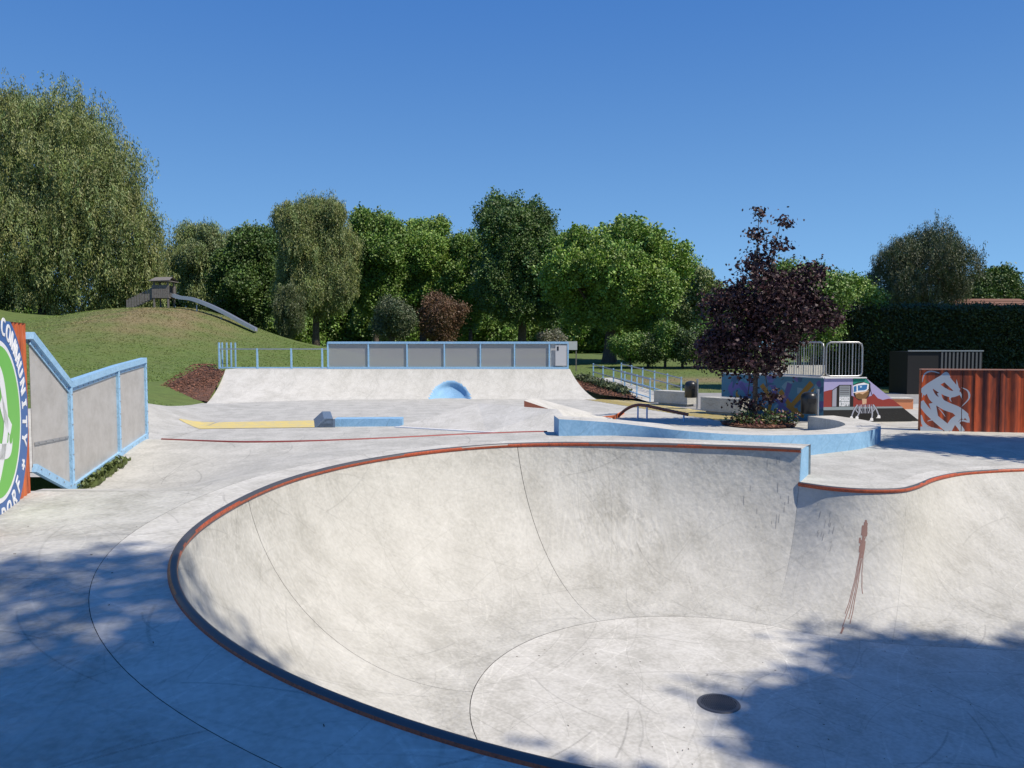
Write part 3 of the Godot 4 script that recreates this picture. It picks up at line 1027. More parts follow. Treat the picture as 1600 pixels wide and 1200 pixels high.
	layer.call("emblem_eye", circle_poly(C + Vector2(-0.34, -0.2), 0.05, 24), mat(Color(0.16, 0.50, 0.08), 0.5), 0.015)
	var font := SystemFont.new()
	font.font_names = PackedStringArray(["Droid Sans"])
	font.font_weight = 700
	var letter := func(ch: String, deg: float, r: float, inward: bool) -> void:
		var tm := TextMesh.new()
		tm.text = ch
		tm.font = font
		tm.font_size = 34
		tm.pixel_size = 0.0072
		tm.depth = 0.004
		var mi := put("letter", tm, M.white_paint, sg)
		# angle is measured from the wall's far edge side, counter-clockwise as seen from the front
		var a := deg_to_rad(deg)
		var pos2 := C + Vector2(-cos(a), sin(a)) * r
		var up2 := Vector2(-cos(a), sin(a)) * (-1.0 if inward else 1.0)
		var upv := (u * up2.x + v * up2.y).normalized()
		var right := upv.cross(n)
		mi.basis = Basis(right, upv, n)
		mi.position = O + u * pos2.x + v * pos2.y + n * 0.006
	var word := "COMMUNITY"
	for k in 9:
		letter.call(word[k], 76.0 - k * 11.6, 0.925, false)
	letter.call("*", -33.0, 0.93, false)
	var w2 := "FROD"
	for k in 4:
		letter.call(w2[k], -50.0 - k * 12.5, 0.925, true)

func build_far_ramp() -> void:
	# quarter bank with a painted pocket, platform on top
	var rp := thing("far_bank_ramp", "wide pale concrete bank ramp below the railings with a blue painted hollow", "skate ramp")
	var base := catmull([Vector2(-10.9, -27.2), Vector2(-9.2, -28.6), Vector2(-6.5, -29.7), Vector2(-2.7, -30.0), Vector2(0.5, -30.0), Vector2(3.3, -29.7)], 40)
	var con := nst(); var blue := nst()
	con.set_smooth_group(0); blue.set_smooth_group(0)
	var nv := 34
	var T := 0.63
	var grid := []
	for i in base.size():
		var f := float(i) / (base.size() - 1)
		var b: Vector2 = base[i]
		var t := Vector2(lerpf(-11.75, 2.38, f), -31.5)
		var row := []
		for k in nv + 1:
			var g := float(k) / nv
			var th := g * 0.98
			var s := sin(th) / sin(0.98)
			var y := -0.498 + (T + 0.498) * (1 - cos(th)) / (1 - cos(0.98))
			var q := b.lerp(t, lerpf(s, g, 0.35))
			row.append(Vector3(q.x, lerpf(y, -0.498 + (T + 0.498) * g, 0.45), q.y))
		grid.append(row)
	var pocket := func(p: Vector3) -> float:
		var d := Vector2((p.x + 2.5) / 0.76, (p.y + 0.52) / 0.70)
		if p.x > -2.55: d.x *= 0.85 + 0.25 * maxf(p.y + 0.5, 0.0)
		return 1.0 - d.length()
	for i in grid.size():
		for k in nv + 1:
			var d: float = pocket.call(grid[i][k])
			if d > 0:
				grid[i][k] += Vector3(0, -0.35, -0.75) * 0.55 * sqrt(clampf(d, 0, 1)) * smoothstep(0.0, 0.25, d)
	for i in grid.size() - 1:
		for k in nv:
			var c: Vector3 = (grid[i][k] + grid[i + 1][k + 1]) / 2
			var bl: bool = absf(c.x + 2.4) < 1.3 and (pocket.call(c + Vector3(0, 0.1, 0.2)) > 0.0 or pocket.call(c) > 0.0)
			quad(blue if bl else con, grid[i][k], grid[i + 1][k], grid[i + 1][k + 1], grid[i][k + 1])
	con.set_smooth_group(-1)
	# sides and platform
	for e in [0, grid.size() - 1]:
		var r = grid[e]
		for k in nv:
			var a: Vector3 = r[k]; var b: Vector3 = r[k + 1]
			var a0 := Vector3(a.x, -0.8, a.z); var b0 := Vector3(b.x, -0.8, b.z)
			if e == 0: quad(con, a0, a, b, b0)
			else: quad(con, a0, b0, b, a)
	obj("bank", con, M.concrete_light, rp)
	obj("painted_hollow", blue, M.blue, rp)
	var pl := nst()
	box(pl, Vector3(-4.68, T - 0.7, -33.0), Vector3(14.12, 1.4, 2.98))
	obj("platform", pl, M.concrete_grey, rp)
	# railing: open rails on the left, mesh sheets on the right
	var rl := thing("ramp_railing", "light blue steel railing with grey mesh sheets along the far ramp platform", "railing", Vector3(0, T, 0))
	var z := -31.75
	var px := func(x: float) -> float: return (x - 800.0) / 1200.0 * 31.9
	var posts := [345, 404, 457, 505, 514, 577, 637, 695, 751, 804, 858, 887]
	for k in posts.size():
		var x: float = px.call(posts[k])
		var s := nst()
		var top := 1.1 if k >= 4 or k == 0 else 0.86
		beam(s, Vector3(x, 0, z), Vector3(x, top, z), 0.075, 0.06)
		obj("post", s, M.blue_steel, rl)
	for yy in [0.06, 0.83]:
		var s := nst()
		beam(s, Vector3(px.call(345), yy, z), Vector3(px.call(513), yy, z), 0.045, 0.05)
		obj("rail", s, M.blue_steel if yy < 0.5 else M.galv, rl)
	for yy in [0.05, 1.09]:
		var s := nst()
		beam(s, Vector3(px.call(514), yy, z + 0.012), Vector3(px.call(887), yy - 0.0, z + 0.012), 0.07, 0.09)
		obj("rail", s, M.blue_steel, rl)
	for k in range(4, 11):
		var s := nst()
		box(s, Vector3((px.call(posts[k]) + px.call(posts[k + 1])) / 2, 0.57, z - 0.02), Vector3(px.call(posts[k + 1]) - px.call(posts[k]) - 0.08, 0.94, 0.006))
		obj("mesh_sheet", s, M.mesh_sheet if k < 10 else M.sheet, rl)
	for j in 4:
		var s := nst()
		beam(s, Vector3(px.call(347) + j * 0.02, 0, z - 0.45 * j - 0.2), Vector3(px.call(347) + j * 0.02, 1.1, z - 0.45 * j - 0.2), 0.05, 0.05)
		obj("post", s, M.blue_steel, rl)
	var nb := thing("notice_plate", "pale notice plate with a small black panel at the railing's end", "sign", Vector3(px.call(876), T + 0.14, z + 0.06))
	var ns := nst()
	box(ns, Vector3(0, 0.42, 0), Vector3(0.46, 0.84, 0.015))
	obj("plate", ns, mat(Color(0.5, 0.51, 0.52), 0.5), nb)
	var ns2 := nst()
	box(ns2, Vector3(-0.13, 0.71, 0.012), Vector3(0.07, 0.17, 0.01))
	obj("panel", ns2, M.dark_metal, nb)
	# mulch beds
	mulch("mulch_bed", "dark brown bark mulch bed left of the far bank ramp", V([-13.6, -29.0, -11.0, -27.7, -11.75, -31.4, -13.4, -33.5]), func(p: Vector2) -> float: return lerpf(-0.45, 0.75, clampf((-27.9 - p.y) / 4.4, 0, 1)) + 0.02)
	mulch("mulch_bed", "bark mulch bed with low green cover beside the handrail walk", V([3.45, -29.9, 2.5, -31.4, 2.5, -33.2, 3.5, -33.8, 4.95, -28.9]), func(p: Vector2) -> float: return lerpf(-0.44, 0.15, clampf((-29.0 - p.y) / 4.0, 0, 1)))
	# ramp walk with handrails
	var wk := nst()
	quad(wk, Vector3(5.0, -0.46, -28.0), Vector3(6.5, -0.46, -28.9), Vector3(5.1, -0.05, -35.2), Vector3(3.5, -0.05, -34.0))
	quad(wk, Vector3(3.5, -0.05, -34.0), Vector3(5.1, -0.05, -35.2), Vector3(5.0, 0.03, -37.5), Vector3(2.4, 0.03, -37.5))
	structure("access_ramp", wk, M.concrete_grey)
	for side in 2:
		var hr := thing("handrail", ["light blue handrail along the mulch side of the access ramp", "light blue handrail along the lawn side of the access ramp"][side], "handrail", Vector3.ZERO, 0, "handrails of the access ramp")
		var a := [Vector3(5.06, -0.46, -28.1), Vector3(6.4, -0.46, -29.0)][side] as Vector3
		var b := [Vector3(3.6, -0.06, -34.0), Vector3(5.0, -0.06, -35.1)][side] as Vector3
		for k in 6:
			var q := a.lerp(b, k / 5.0)
			var s := nst()
			beam(s, q, q + Vector3(0, 0.88, 0), 0.06, 0.05)
			obj("post", s, M.blue_steel, hr)
		for hgt in [0.15, 0.5, 0.82]:
			var s := nst()
			tube(s, [a + Vector3(0, hgt, 0.04), b + Vector3(0, hgt, 0.04)], [0.024 if hgt < 0.9 else 0.03], 6)
			obj("rail", s, M.blue_steel if hgt < 0.5 else M.galv, hr)

func mulch(called: String, label: String, poly: PackedVector2Array, hf: Callable) -> void:
	var bed := thing(called, label, "flower bed")
	var st := nst()
	var idx := Geometry2D.triangulate_polygon(poly)
	for i in range(0, idx.size(), 3):
		var q := []
		for k in 3:
			var p := poly[idx[i + k]]
			q.append(Vector3(p.x, hf.call(p), p.y))
		if (q[1] - q[0]).cross(q[2] - q[0]).y < 0: q = [q[0], q[2], q[1]]
		tri(st, q[0], q[1], q[2])
	obj("soil", st, M.mulch, bed)
	var bb := Rect2(poly[0], Vector2.ZERO)
	for p in poly: bb = bb.expand(p)
	var xf := []; var cols := []
	var chip := nst()
	box(chip, Vector3.ZERO, Vector3(0.09, 0.015, 0.03))
	var n := int(bb.get_area() * 170)
	for k in n:
		var p := bb.position + Vector2(rng.randf(), rng.randf()) * bb.size
		if not Geometry2D.is_point_in_polygon(p, poly): continue
		var b := Basis(Vector3.UP, rng.randf() * TAU) * Basis(Vector3.RIGHT, rng.randfn() * 0.5) * Basis(Vector3.BACK, rng.randfn() * 0.4)
		xf.append(Transform3D(b.scaled(Vector3.ONE * rng.randf_range(0.5, 1.3)), Vector3(p.x, hf.call(p) + 0.03, p.y)))
		cols.append(Color(0.13, 0.06, 0.038) * rng.randf_range(0.35, 2.0))
	var c := scatter("bark_chips", mesh_of(chip), M.chips, xf, cols, bed)
	c.set_meta("kind", "stuff")

func build_right() -> void:
	# concrete seat blocks
	for k in 2:
		var c := [Vector3(5.75, -0.5, -26.9), Vector3(6.55, -0.5, -23.4)][k] as Vector3
		var sb := thing("seat_block", ["concrete seat block standing between the handrail and the first litter bin", "concrete seat block standing beside the copper tree"][k], "bench", c, deg_to_rad(-50), "concrete seat blocks")
		var s := nst()
		box(s, Vector3(0, 0.30, 0), Vector3(1.45, 0.42, 0.62))
		obj("block", s, M.concrete, sb)
		var s2 := nst()
		box(s2, Vector3(0, 0.045, 0), Vector3(1.2, 0.09, 0.42))
		obj("foot", s2, M.concrete_grey, sb)
	# litter bins
	for k in 2:
		var c := [Vector3(5.95, -0.5, -25.4), Vector3(7.55, -0.5, -19.4)][k] as Vector3
		var lb := thing("litter_bin", ["black dome topped litter bin on a post between the seat blocks", "black dome topped litter bin on a post behind the curved blue wall"][k], "bin", c, 0, "black litter bins on posts")
		var s := nst()
		tube(s, [Vector3(0.19, 0, 0), Vector3(0.19, 1.0, 0)], [0.035], 8)
		obj("post", s, M.galv, lb)
		var s2 := nst()
		var pts := []; var rad := []
		for q in [[0.38, 0.17], [0.39, 0.195], [0.75, 0.2], [0.82, 0.195], [0.88, 0.165], [0.92, 0.11], [0.935, 0.02]]:
			pts.append(Vector3(-0.03, q[0], 0)); rad.append(q[1])
		tube(s2, pts, rad, 20)
		obj("drum", s2, M.dark_metal, lb)
		var s3 := nst()
		box(s3, Vector3(-0.03, 0.72, 0.195), Vector3(0.2, 0.1, 0.02))
		obj("mouth", s3, M.black_steel, lb)
	# graffiti ramp
	var gr := thing("graffiti_ramp", "concrete quarter ramp covered in colourful graffiti with a goggled figure on its side", "skate ramp")
	var P0 := Vector3(8.5, -0.5, -20.9); var back := Vector3(-1.75, 0, -3.8); var side := Vector3(2.95, 0, -0.35)
	var Ht := 1.21
	var im := Image.create(768, 320, false, Image.FORMAT_RGB8)
	paint_side(im)
	im.generate_mipmaps()
	var smt := StandardMaterial3D.new()
	smt.albedo_texture = ImageTexture.create_from_image(im)
	smt.roughness = 0.75
	var L := side.length()
	var s := nst()
	plate(s, V([0, 0, L, 0.0, L * 0.93, 0.06, L * 0.41, Ht, 0, Ht]), P0, side.normalized(), Vector3.UP, 0.0, Vector2(L, Ht))
	obj("painted_side", s, smt, gr)
	var im2 := Image.create(768, 256, false, Image.FORMAT_RGB8)
	paint_back(im2)
	im2.generate_mipmaps()
	var bmt := StandardMaterial3D.new()
	bmt.albedo_texture = ImageTexture.create_from_image(im2)
	bmt.roughness = 0.75
	var LB := back.length()
	var sb2 := nst()
	plate(sb2, V([0, 0, LB, 0, LB, Ht, 0, Ht]), P0 + back, -back.normalized(), Vector3.UP, 0.0, Vector2(LB, Ht))
	obj("painted_back", sb2, bmt, gr)
	var tp := nst()
	var up := Vector3(0, Ht, 0)
	var sN := side.normalized()
	quad(tp, P0 + up, P0 + sN * L * 0.41 + up, P0 + sN * L * 0.41 + back + up, P0 + back + up)
	for k in 10:
		var f0 := k / 10.0; var f1 := (k + 1) / 10.0
		var prof := func(f: float) -> Vector3: return sN * L * lerpf(0.41, 0.95, f) + Vector3(0, Ht * pow(1 - f, 1.12) + 0.02, 0)
		quad(tp, P0 + prof.call(f0), P0 + prof.call(f1), P0 + back + prof.call(f1), P0 + back + prof.call(f0))
	quad(tp, P0 + back, P0 + back + up, P0 + back + sN * L * 0.41 + up, P0 + back + sN * L)
	obj("riding_surface", tp, M.concrete_light, gr)
	var cpn := nst()
	beam(cpn, P0 + up + Vector3(0, 0.012, 0.01), P0 + sN * L * 0.41 + up + Vector3(0, 0.012, 0.01), 0.06, 0.03)
	beam(cpn, P0 + up + Vector3(0, 0.012, 0.0), P0 + back + up + Vector3(0, 0.012, 0), 0.06, 0.03)
	obj("edge_strip", cpn, M.white_paint, gr)
	# barriers on the platform
	for k in 2:
		var a := [P0 + back * 0.02 + up + Vector3(0.06, 0.03, -0.05), P0 + up + sN * 0.1 + Vector3(0, 0.03, -0.12)][k] as Vector3
		var d := [back.normalized() * 2.3, sN * 1.05][k] as Vector3
		var bar := thing("crowd_barrier", ["galvanised crowd barrier along the back edge of the graffiti ramp", "short galvanised crowd barrier over the goggled figure"][k], "barrier", a, 0, "galvanised crowd barriers on the graffiti ramp")
		var fr := nst()
		var dn := d.normalized(); var ln := d.length(); var pts := []
		for q in [[0.0, 0.12], [0.0, 0.8], [0.03, 0.9], [0.12, 0.95], [ln - 0.12, 0.95], [ln - 0.03, 0.9], [ln, 0.8], [ln, 0.12], [ln - 0.03, 0.05], [ln - 0.12, 0.02], [0.12, 0.02], [0.03, 0.05], [0.0, 0.12]]:
			pts.append(dn * q[0] + Vector3(0, q[1], 0))
		tube(fr, pts, [0.024], 8, false)
		obj("frame", fr, M.galv, bar)
		var nb := int(ln / 0.088)
		for j in range(1, nb):
			var sx := nst()
			var q := dn * (ln * j / nb)
			tube(sx, [q + Vector3(0, 0.03, 0), q + Vector3(0, 0.94, 0)], [0.017 if j % 4 == 0 else 0.008], 6, false)
			obj("bar", sx, M.galv, bar)
	var lw := nst()
	box(lw, P0 + back * 0.55 + Vector3(1.0, Ht + 0.15, 0), Vector3(1.7, 0.3, 0.2), Basis(Vector3.UP, 0.2))
	tag(obj("concrete_kerb", lw, M.concrete_grey), "grey concrete kerb block behind the crowd barriers", "kerb block")
	# low orange box, container
	var ob := nst()
	box(ob, Vector3(12.6, -0.33, -25.6), Vector3(1.3, 0.34, 0.6), Basis(Vector3.UP, -0.1))
	var obx := thing("orange_ledge", "low orange painted concrete ledge behind the graffiti ramp", "ledge")
	obj("block", ob, mat(Color(0.68, 0.26, 0.12), 0.6), obx)
	var ot := nst()
	box(ot, Vector3(12.6, -0.145, -25.6), Vector3(1.36, 0.03, 0.66), Basis(Vector3.UP, -0.1))
	obj("cap", ot, M.concrete_light, obx)
	var ct := thing("storage_container", "black steel storage container with ribbed doors in front of the hedge", "container", Vector3(18.6, -0.55, -33.0))
	var cb := nst()
	box(cb, Vector3(0, 0.95, -0.8), Vector3(3.2, 1.9, 1.6))
	obj("body", cb, M.black_steel, ct)
	var cr := nst()
	box(cr, Vector3(0, 1.925, 0.03), Vector3(3.24, 0.05, 0.06))
	obj("top_rail", cr, M.galv, ct)
	for k in 11:
		var rb := nst()
		box(rb, Vector3(-0.15 + k * 0.165, 0.95, 0.02), Vector3(0.075, 1.86, 0.05))
		obj("rib", rb, mat(Color(0.12, 0.125, 0.13), 0.5, 0.3), ct)
	# orange wall with grey lettering
	var rw := thing("graffiti_wall", "orange and dark brown striped wall with silver calligraphic lettering", "painted wall", Vector3(10.08, -0.5, -18.9))
	var wd := Vector3(1.0, 0, 0.2).normalized(); var wn := Vector3(-wd.z, 0, wd.x)
	var edges := [0.0, 0.93, 1.76, 2.7, 3.7, 4.7, 5.7]
	var im3 := Image.create(1024, 512, false, Image.FORMAT_RGB8)
	paint_wall(im3)
	im3.generate_mipmaps()
	var wm := StandardMaterial3D.new()
	wm.albedo_texture = ImageTexture.create_from_image(im3)
	wm.roughness = 0.6
	for k in edges.size() - 1:
		var ps := nst()
		var x0: float = edges[k] + 0.008; var x1: float = edges[k + 1] - 0.008
		var nn := 24
		for j in nn:
			var a := lerpf(x0, x1, float(j) / nn); var b := lerpf(x0, x1, float(j + 1) / nn)
			var da := 0.012 * cos(a * 21.0); var db := 0.012 * cos(b * 21.0)
			if a < 1.2: da = 0; db = 0
			var pa := wd * a + wn * da; var pb := wd * b + wn * db
			var uvs := [Vector2(a / 3.0, 1), Vector2(b / 3.0, 1), Vector2(b / 3.0, 0), Vector2(a / 3.0, 0)]
			var vs := [pa, pb, pb + Vector3(0, 1.5, 0), pa + Vector3(0, 1.5, 0)]
			for o in [0, 2, 1, 0, 3, 2]:
				ps.set_uv(uvs[o]); ps.add_vertex(vs[o])
		obj("panel", ps, wm, rw)
	var core := nst()
	box(core, wd * 2.85 - wn * 0.09 + Vector3(0, 0.745, 0), Vector3(5.7, 1.49, 0.13), Basis(wd, Vector3.UP, wn))
	obj("core", core, M.fluted, rw)
	for k in 3:
		var tp2 := nst()
		beam(tp2, wd * (0.0 + k * 1.9) + Vector3(0, 1.515, 0) - wn * 0.07, wd * (1.88 + k * 1.9) + Vector3(0, 1.515, 0) - wn * 0.07, 0.19, 0.025)
		obj("cap", tp2, mat(Color(0.50, 0.25, 0.17), 0.6), rw)
	# bed at the copper tree
	mulch("mulch_bed", "small planted mulch bed at the foot of the copper tree", circle_poly(Vector2(6.5, -20.2), 0.95, 20), func(p: Vector2) -> float: return -0.47)
	var xf := []; var cols := []
	for k in 60:
		var a := rng.randf() * TAU; var r := sqrt(rng.randf()) * 0.85
		xf.append(Transform3D(rand_basis(rng.randf_range(0.4, 0.8)), Vector3(6.6 + cos(a) * r, -0.42 + rng.randf() * 0.2, -20.1 + sin(a) * r * 0.6)))
		cols.append((Color(0.07, 0.11, 0.03) if k % 5 else Color(0.12, 0.03, 0.04)) * rng.randf_range(0.6, 1.4))
	var g := scatter("ground_cover", clumps.hedge, M.leaf, xf, cols, self)
	g.name = numbered("ground_cover")
	tag(g, "low leafy ground cover under the copper tree", "plants", "", "stuff")
	xf = []; cols = []
	for k in 500:
		var f := rng.randf()
		var p := Vector3(lerpf(2.7, 4.3, f) + rng.randf() * 0.4, 0, lerpf(-33.0, -29.8, f) - rng.randf() * 0.5)
		p.y = lerpf(-0.44, 0.15, clampf((-29.0 - p.z) / 4.0, 0, 1)) + 0.04
		xf.append(Transform3D(rand_basis(rng.randf_range(0.4, 0.8)), p))
		cols.append(Color(0.06, 0.085, 0.03) * rng.randf_range(0.6, 1.4))
	var g2 := scatter("ground_cover", clumps.hedge, M.leaf, xf, cols, self)
	g2.name = numbered("ground_cover")
	tag(g2, "low green ground cover in the mulch beside the handrail", "plants", "", "stuff")

func paint_side(im: Image) -> void:
	var w := 768.0; var h := 320.0
	im.fill(Color(0.66, 0.64, 0.80))
	var P := func(a: Array) -> PackedVector2Array:
		var q := PackedVector2Array()
		for i in range(0, a.size(), 2): q.append(Vector2(a[i] * w, a[i + 1] * h))
		return q
	var red := Color(0.56, 0.20, 0.18)
	fill_poly(im, P.call([0, .30, .05, .27, .10, .25, .30, .42, .40, .45, .47, .40, .485, .35, .50, .38, .53, .46, .58, .50, .64, .47, .75, .52, 1, .6, 1, .66, 0, .66]), red)
	fill_poly(im, P.call([0, .65, 1, .65, 1, .72, 0, .72]), Color(0.55, 0.60, 0.62))
	fill_poly(im, P.call([0, .72, .3, .72, .3, .69, 1, .69, 1, 1, 0, 1]), Color(0.10, 0.11, 0.12))
	for k in 400:
		var x := rng.randf() * w; var y := h * rng.randf_range(0.74, 1.0)
		fill_poly(im, V([x, y, x + 8, y, x + 7, y + 2, x, y + 3]), Color(0.2, 0.21, 0.22).lerp(Color(0.05, 0.05, 0.06), rng.randf()))
	# block building
	fill_poly(im, P.call([.08, .27, .15, .15, .27, .15, .27, .40, .29, .42, .29, .65, .08, .65]), Color(0.07, 0.07, 0.09))
	fill_poly(im, P.call([.085, .28, .125, .21, .125, .64, .085, .64]), Color(0.62, 0.63, 0.68))
	fill_poly(im, P.call([.152, .17, .257, .17, .257, .64, .152, .64]), Color(0.58, 0.61, 0.63))
	for k in 5:
		var y := .19 + k * .04
		fill_poly(im, P.call([.158, y, .25, y, .25, y + .02, .158, y + .02]), Color(0.36, 0.37, 0.40))
	var white := Color(0.93, 0.94, 0.95)
	var glyphs := {"R": [[0, 1, 0, 0, .8, 0, .8, .5, 0, .5], [.3, .5, .9, 1]], "O": [[0, 0, .8, 0, .8, 1, 0, 1, 0, -.05]], "B": [[0, 0, .7, 0, .7, .5, 0, .5], [0, 0, 0, 1, .8, 1, .8, .5]], "K": [[0, 0, 0, 1], [.8, 0, .05, .5, .85, 1]], "P": [[0, 1, 0, 0, .8, 0, .8, .5, 0, .5]]}
	var rows := ["ROBO", "KOPP"]
	for r in 2:
		for k in 4:
			for g in glyphs[rows[r][k]]:
				for j in range(0, g.size() - 2, 2):
					var a := Vector2((.157 + k * .0255 + g[j] * .018) * w, (.43 + r * .115 + g[j + 1] * .08) * h)
					var b := Vector2((.157 + k * .0255 + g[j + 2] * .018) * w, (.43 + r * .115 + g[j + 3] * .08) * h)
					var t := (b - a).normalized() * 2.6; var o := t.orthogonal()
					fill_poly(im, PackedVector2Array([a - t + o, b + t + o, b + t - o, a - t - o]), white)
	# head
	var ink := Color(0.06, 0.06, 0.08)
	fill_poly(im, P.call([.283, 0, .41, 0, .455, .13, .455, .3, .44, .42, .40, .50, .34, .50, .30, .42, .283, .3]), ink)
	fill_poly(im, P.call([.305, .3, .44, .28, .435, .38, .40, .46, .35, .46, .31, .38]), Color(0.86, 0.70, 0.56))
	fill_poly(im, P.call([.31, .37, .345, .34, .38, .37, .405, .33, .435, .29, .44, .36, .42, .44, .39, .49, .345, .48, .315, .44]), Color(0.50, 0.37, 0.22))
	fill_poly(im, P.call([.285, 0, .40, 0, .445, .1, .44, .14, .39, .085, .33, .10, .285, .15]), Color(0.10, 0.55, 0.48))
	fill_poly(im, P.call([.283, .17, .33, .13, .39, .10, .44, .14, .437, .25, .41, .30, .33, .32, .287, .34]), white)
	fill_poly(im, P.call([.29, .19, .318, .17, .32, .30, .292, .32]), Color(0.16, 0.45, 0.68))
	fill_poly(im, P.call([.33, .165, .425, .145, .42, .25, .40, .275, .333, .285]), Color(0.16, 0.45, 0.68))
	fill_poly(im, P.call([.35, .18, .37, .175, .372, .21, .355, .22]), Color(0.75, 0.86, 0.95))
	fill_poly(im, P.call([.375, .47, .42, .47, .42, .58, .38, .60]), Color(0.82, 0.68, 0.56))
	stroke(im, [Vector2(.45 * w, .18 * h), Vector2(.46 * w, .30 * h), Vector2(.475 * w, .40 * h)], 5, 5, ink)
	# jointed metal body
	var grey := Color(0.66, 0.68, 0.74)
	fill_poly(im, P.call([.36, .74, .46, .74, .46, .95, .36, .95]), Color(0.05, 0.05, 0.06))
	for k in 9:
		var x0 := .33 + k * .0195
		stroke(im, [Vector2(x0 * w, .60 * h), Vector2((x0 + (x0 - .41) * 0.15) * w, .72 * h), Vector2((.41 + (x0 - .41) * 0.75) * w, .80 * h)], 9, 6, grey if k % 2 == 0 else Color(0.42, 0.44, 0.50))
	for a in [[.33, .62, .30, .72, .275, .88], [.35, .64, .35, .78, .33, .88], [.49, .62, .52, .72, .545, .86], [.47, .64, .48, .80, .475, .92]]:
		stroke(im, [Vector2(a[0] * w, a[1] * h), Vector2(a[2] * w, a[3] * h), Vector2(a[4] * w, a[5] * h)], 17, 12, ink)
		stroke(im, [Vector2(a[0] * w, a[1] * h), Vector2(a[2] * w, a[3] * h), Vector2(a[4] * w, a[5] * h)], 12, 8, grey)
		fill_poly(im, circle_poly(Vector2(a[4] * w, a[5] * h + 6), 12, 16), white)
		fill_poly(im, V([a[4] * w - 24, a[5] * h + 16, a[4] * w + 8, a[5] * h + 2, a[4] * w + 14, a[5] * h + 18]), white)

func paint_back(im: Image) -> void:
	var teal := Color(0.28, 0.47, 0.56)
	im.fill(teal)
	var cols := [Color(0.36, 0.34, 0.55), Color(0.30, 0.52, 0.60), Color(0.62, 0.48, 0.20), Color(0.22, 0.36, 0.48), Color(0.40, 0.38, 0.60), Color(0.45, 0.58, 0.64)]
	for k in 46:
		var c := Vector2(rng.randf() * 768, rng.randf() * 256)
		var d := Vector2.from_angle(rng.randf_range(-1.3, 1.3) - 0.6) * rng.randf_range(30, 110)
		stroke(im, [c, c + d * 0.5 + d.orthogonal() * 0.2, c + d], rng.randf_range(8, 40), 3, cols[rng.randi() % 6], rng.randf_range(14, 46))
	for q in [[690, 30, 560, 170, 500, 235], [470, 90, 560, 190, 640, 235], [600, 200, 470, 240, 300, 200], [330, 60, 400, 150, 380, 240]]:
		stroke(im, [Vector2(q[0], q[1]), Vector2(q[2], q[3]), Vector2(q[4], q[5])], 34, 22, Color(0.60, 0.45, 0.16))
	for q in [[540, 40, 500, 150, 440, 230], [420, 60, 450, 150, 560, 225], [160, 60, 220, 140, 150, 220]]:
		stroke(im, [Vector2(q[0], q[1]), Vector2(q[2], q[3]), Vector2(q[4], q[5])], 38, 16, Color(0.35, 0.33, 0.54))
	for k in 1500:
		var p := Vector2(rng.randf() * 768, rng.randf() * 256)
		im.set_pixelv(p, im.get_pixelv(p).darkened(0.25))

func paint_wall(im: Image) -> void:
	# 3 m by 1.5 m repeats along the wall: sprayed stripes of orange, rust and dark brown
	var n := FastNoiseLite.new()
	n.seed = 9; n.frequency = 0.012
	for x in 1024:
		var a := n.get_noise_2d(x, 0) * 1.8 + 0.35 * sin(x * TAU / 128.0) + 0.15 * sin(x * TAU / 51.2)
		for y in 512:
			var t := clampf(0.5 + a * 0.55 + n.get_noise_2d(x * 3.0, 400 + y * 0.6) * 0.22, 0, 1)
			im.set_pixel(x, y, Color(0.36, 0.16, 0.11).lerp(Color(0.88, 0.37, 0.15), t))
	var g := Color(0.70, 0.73, 0.76)
	var S := func(a: Array, w0: float, w1: float, mid := -1.0) -> void:
		var q := []
		for i in range(0, a.size(), 2): q.append(Vector2(a[i] * 410.0, a[i + 1] * 512.0))
		stroke(im, q, w0, w1, g, mid)
	# drawn in a box 1.2 m wide (410 px) and 1.5 m high
	S.call([.02, .38, .15, .28, .35, .17, .52, .09], 62, 66)
	S.call([.50, .12, .46, .05, .36, .10], 44, 4)
	S.call([.02, .20, .06, .07, .18, .02, .34, .05], 4, 6, 14)
	S.call([.03, .45, .05, .33, .10, .29], 4, 30)
	S.call([.47, .14, .58, .24, .70, .34], 62, 44)
	S.call([.28, .26, .42, .34, .58, .39, .72, .35], 64, 50)
	S.call([.70, .35, .68, .25, .66, .15], 26, 2)
	S.call([.72, .36, .76, .42, .78, .48], 24, 2)
	S.call([.16, .33, .24, .46, .46, .58, .70, .66, .86, .76], 52, 60, 74)
	S.call([.84, .72, .90, .80, .92, .86], 44, 2)
	S.call([.34, .37, .40, .48, .52, .55], 34, 6)
	S.call([.60, .40, .55, .46, .58, .52], 22, 2)
	S.call([.76, .28, .88, .34, .90, .46, .76, .60], 3, 3, 16)
	S.call([.00, .52, .12, .66, .30, .80, .56, .98], 50, 62)
	S.call([.22, .54, .26, .66, .30, .76], 56, 30)
	S.call([.53, .98, .62, .84, .72, .74, .54, .62, .44, .62], 60, 3, 50)
	S.call([.70, .88, .78, .82, .90, .84], 12, 16)
	S.call([.68, .86, .76, .94, .80, 1.0], 36, 40)
	S.call([.00, .98, .14, .97, .36, .99, .44, .99], 50, 4, 36)
	S.call([.02, .74, .05, .86, .12, .96], 8, 40)
	S.call([.03, .80, .12, .90, .24, .95], 4, 3, 7)
	S.call([.14, .84, .26, .82, .40, .92], 4, 20)
	S.call([.34, .62, .42, .70, .47, .76], 3, 3, 7)
	# the lettering stands once: wipe the stripe tone back is not needed, the sheet is 3 m and the wall shows its first stretch

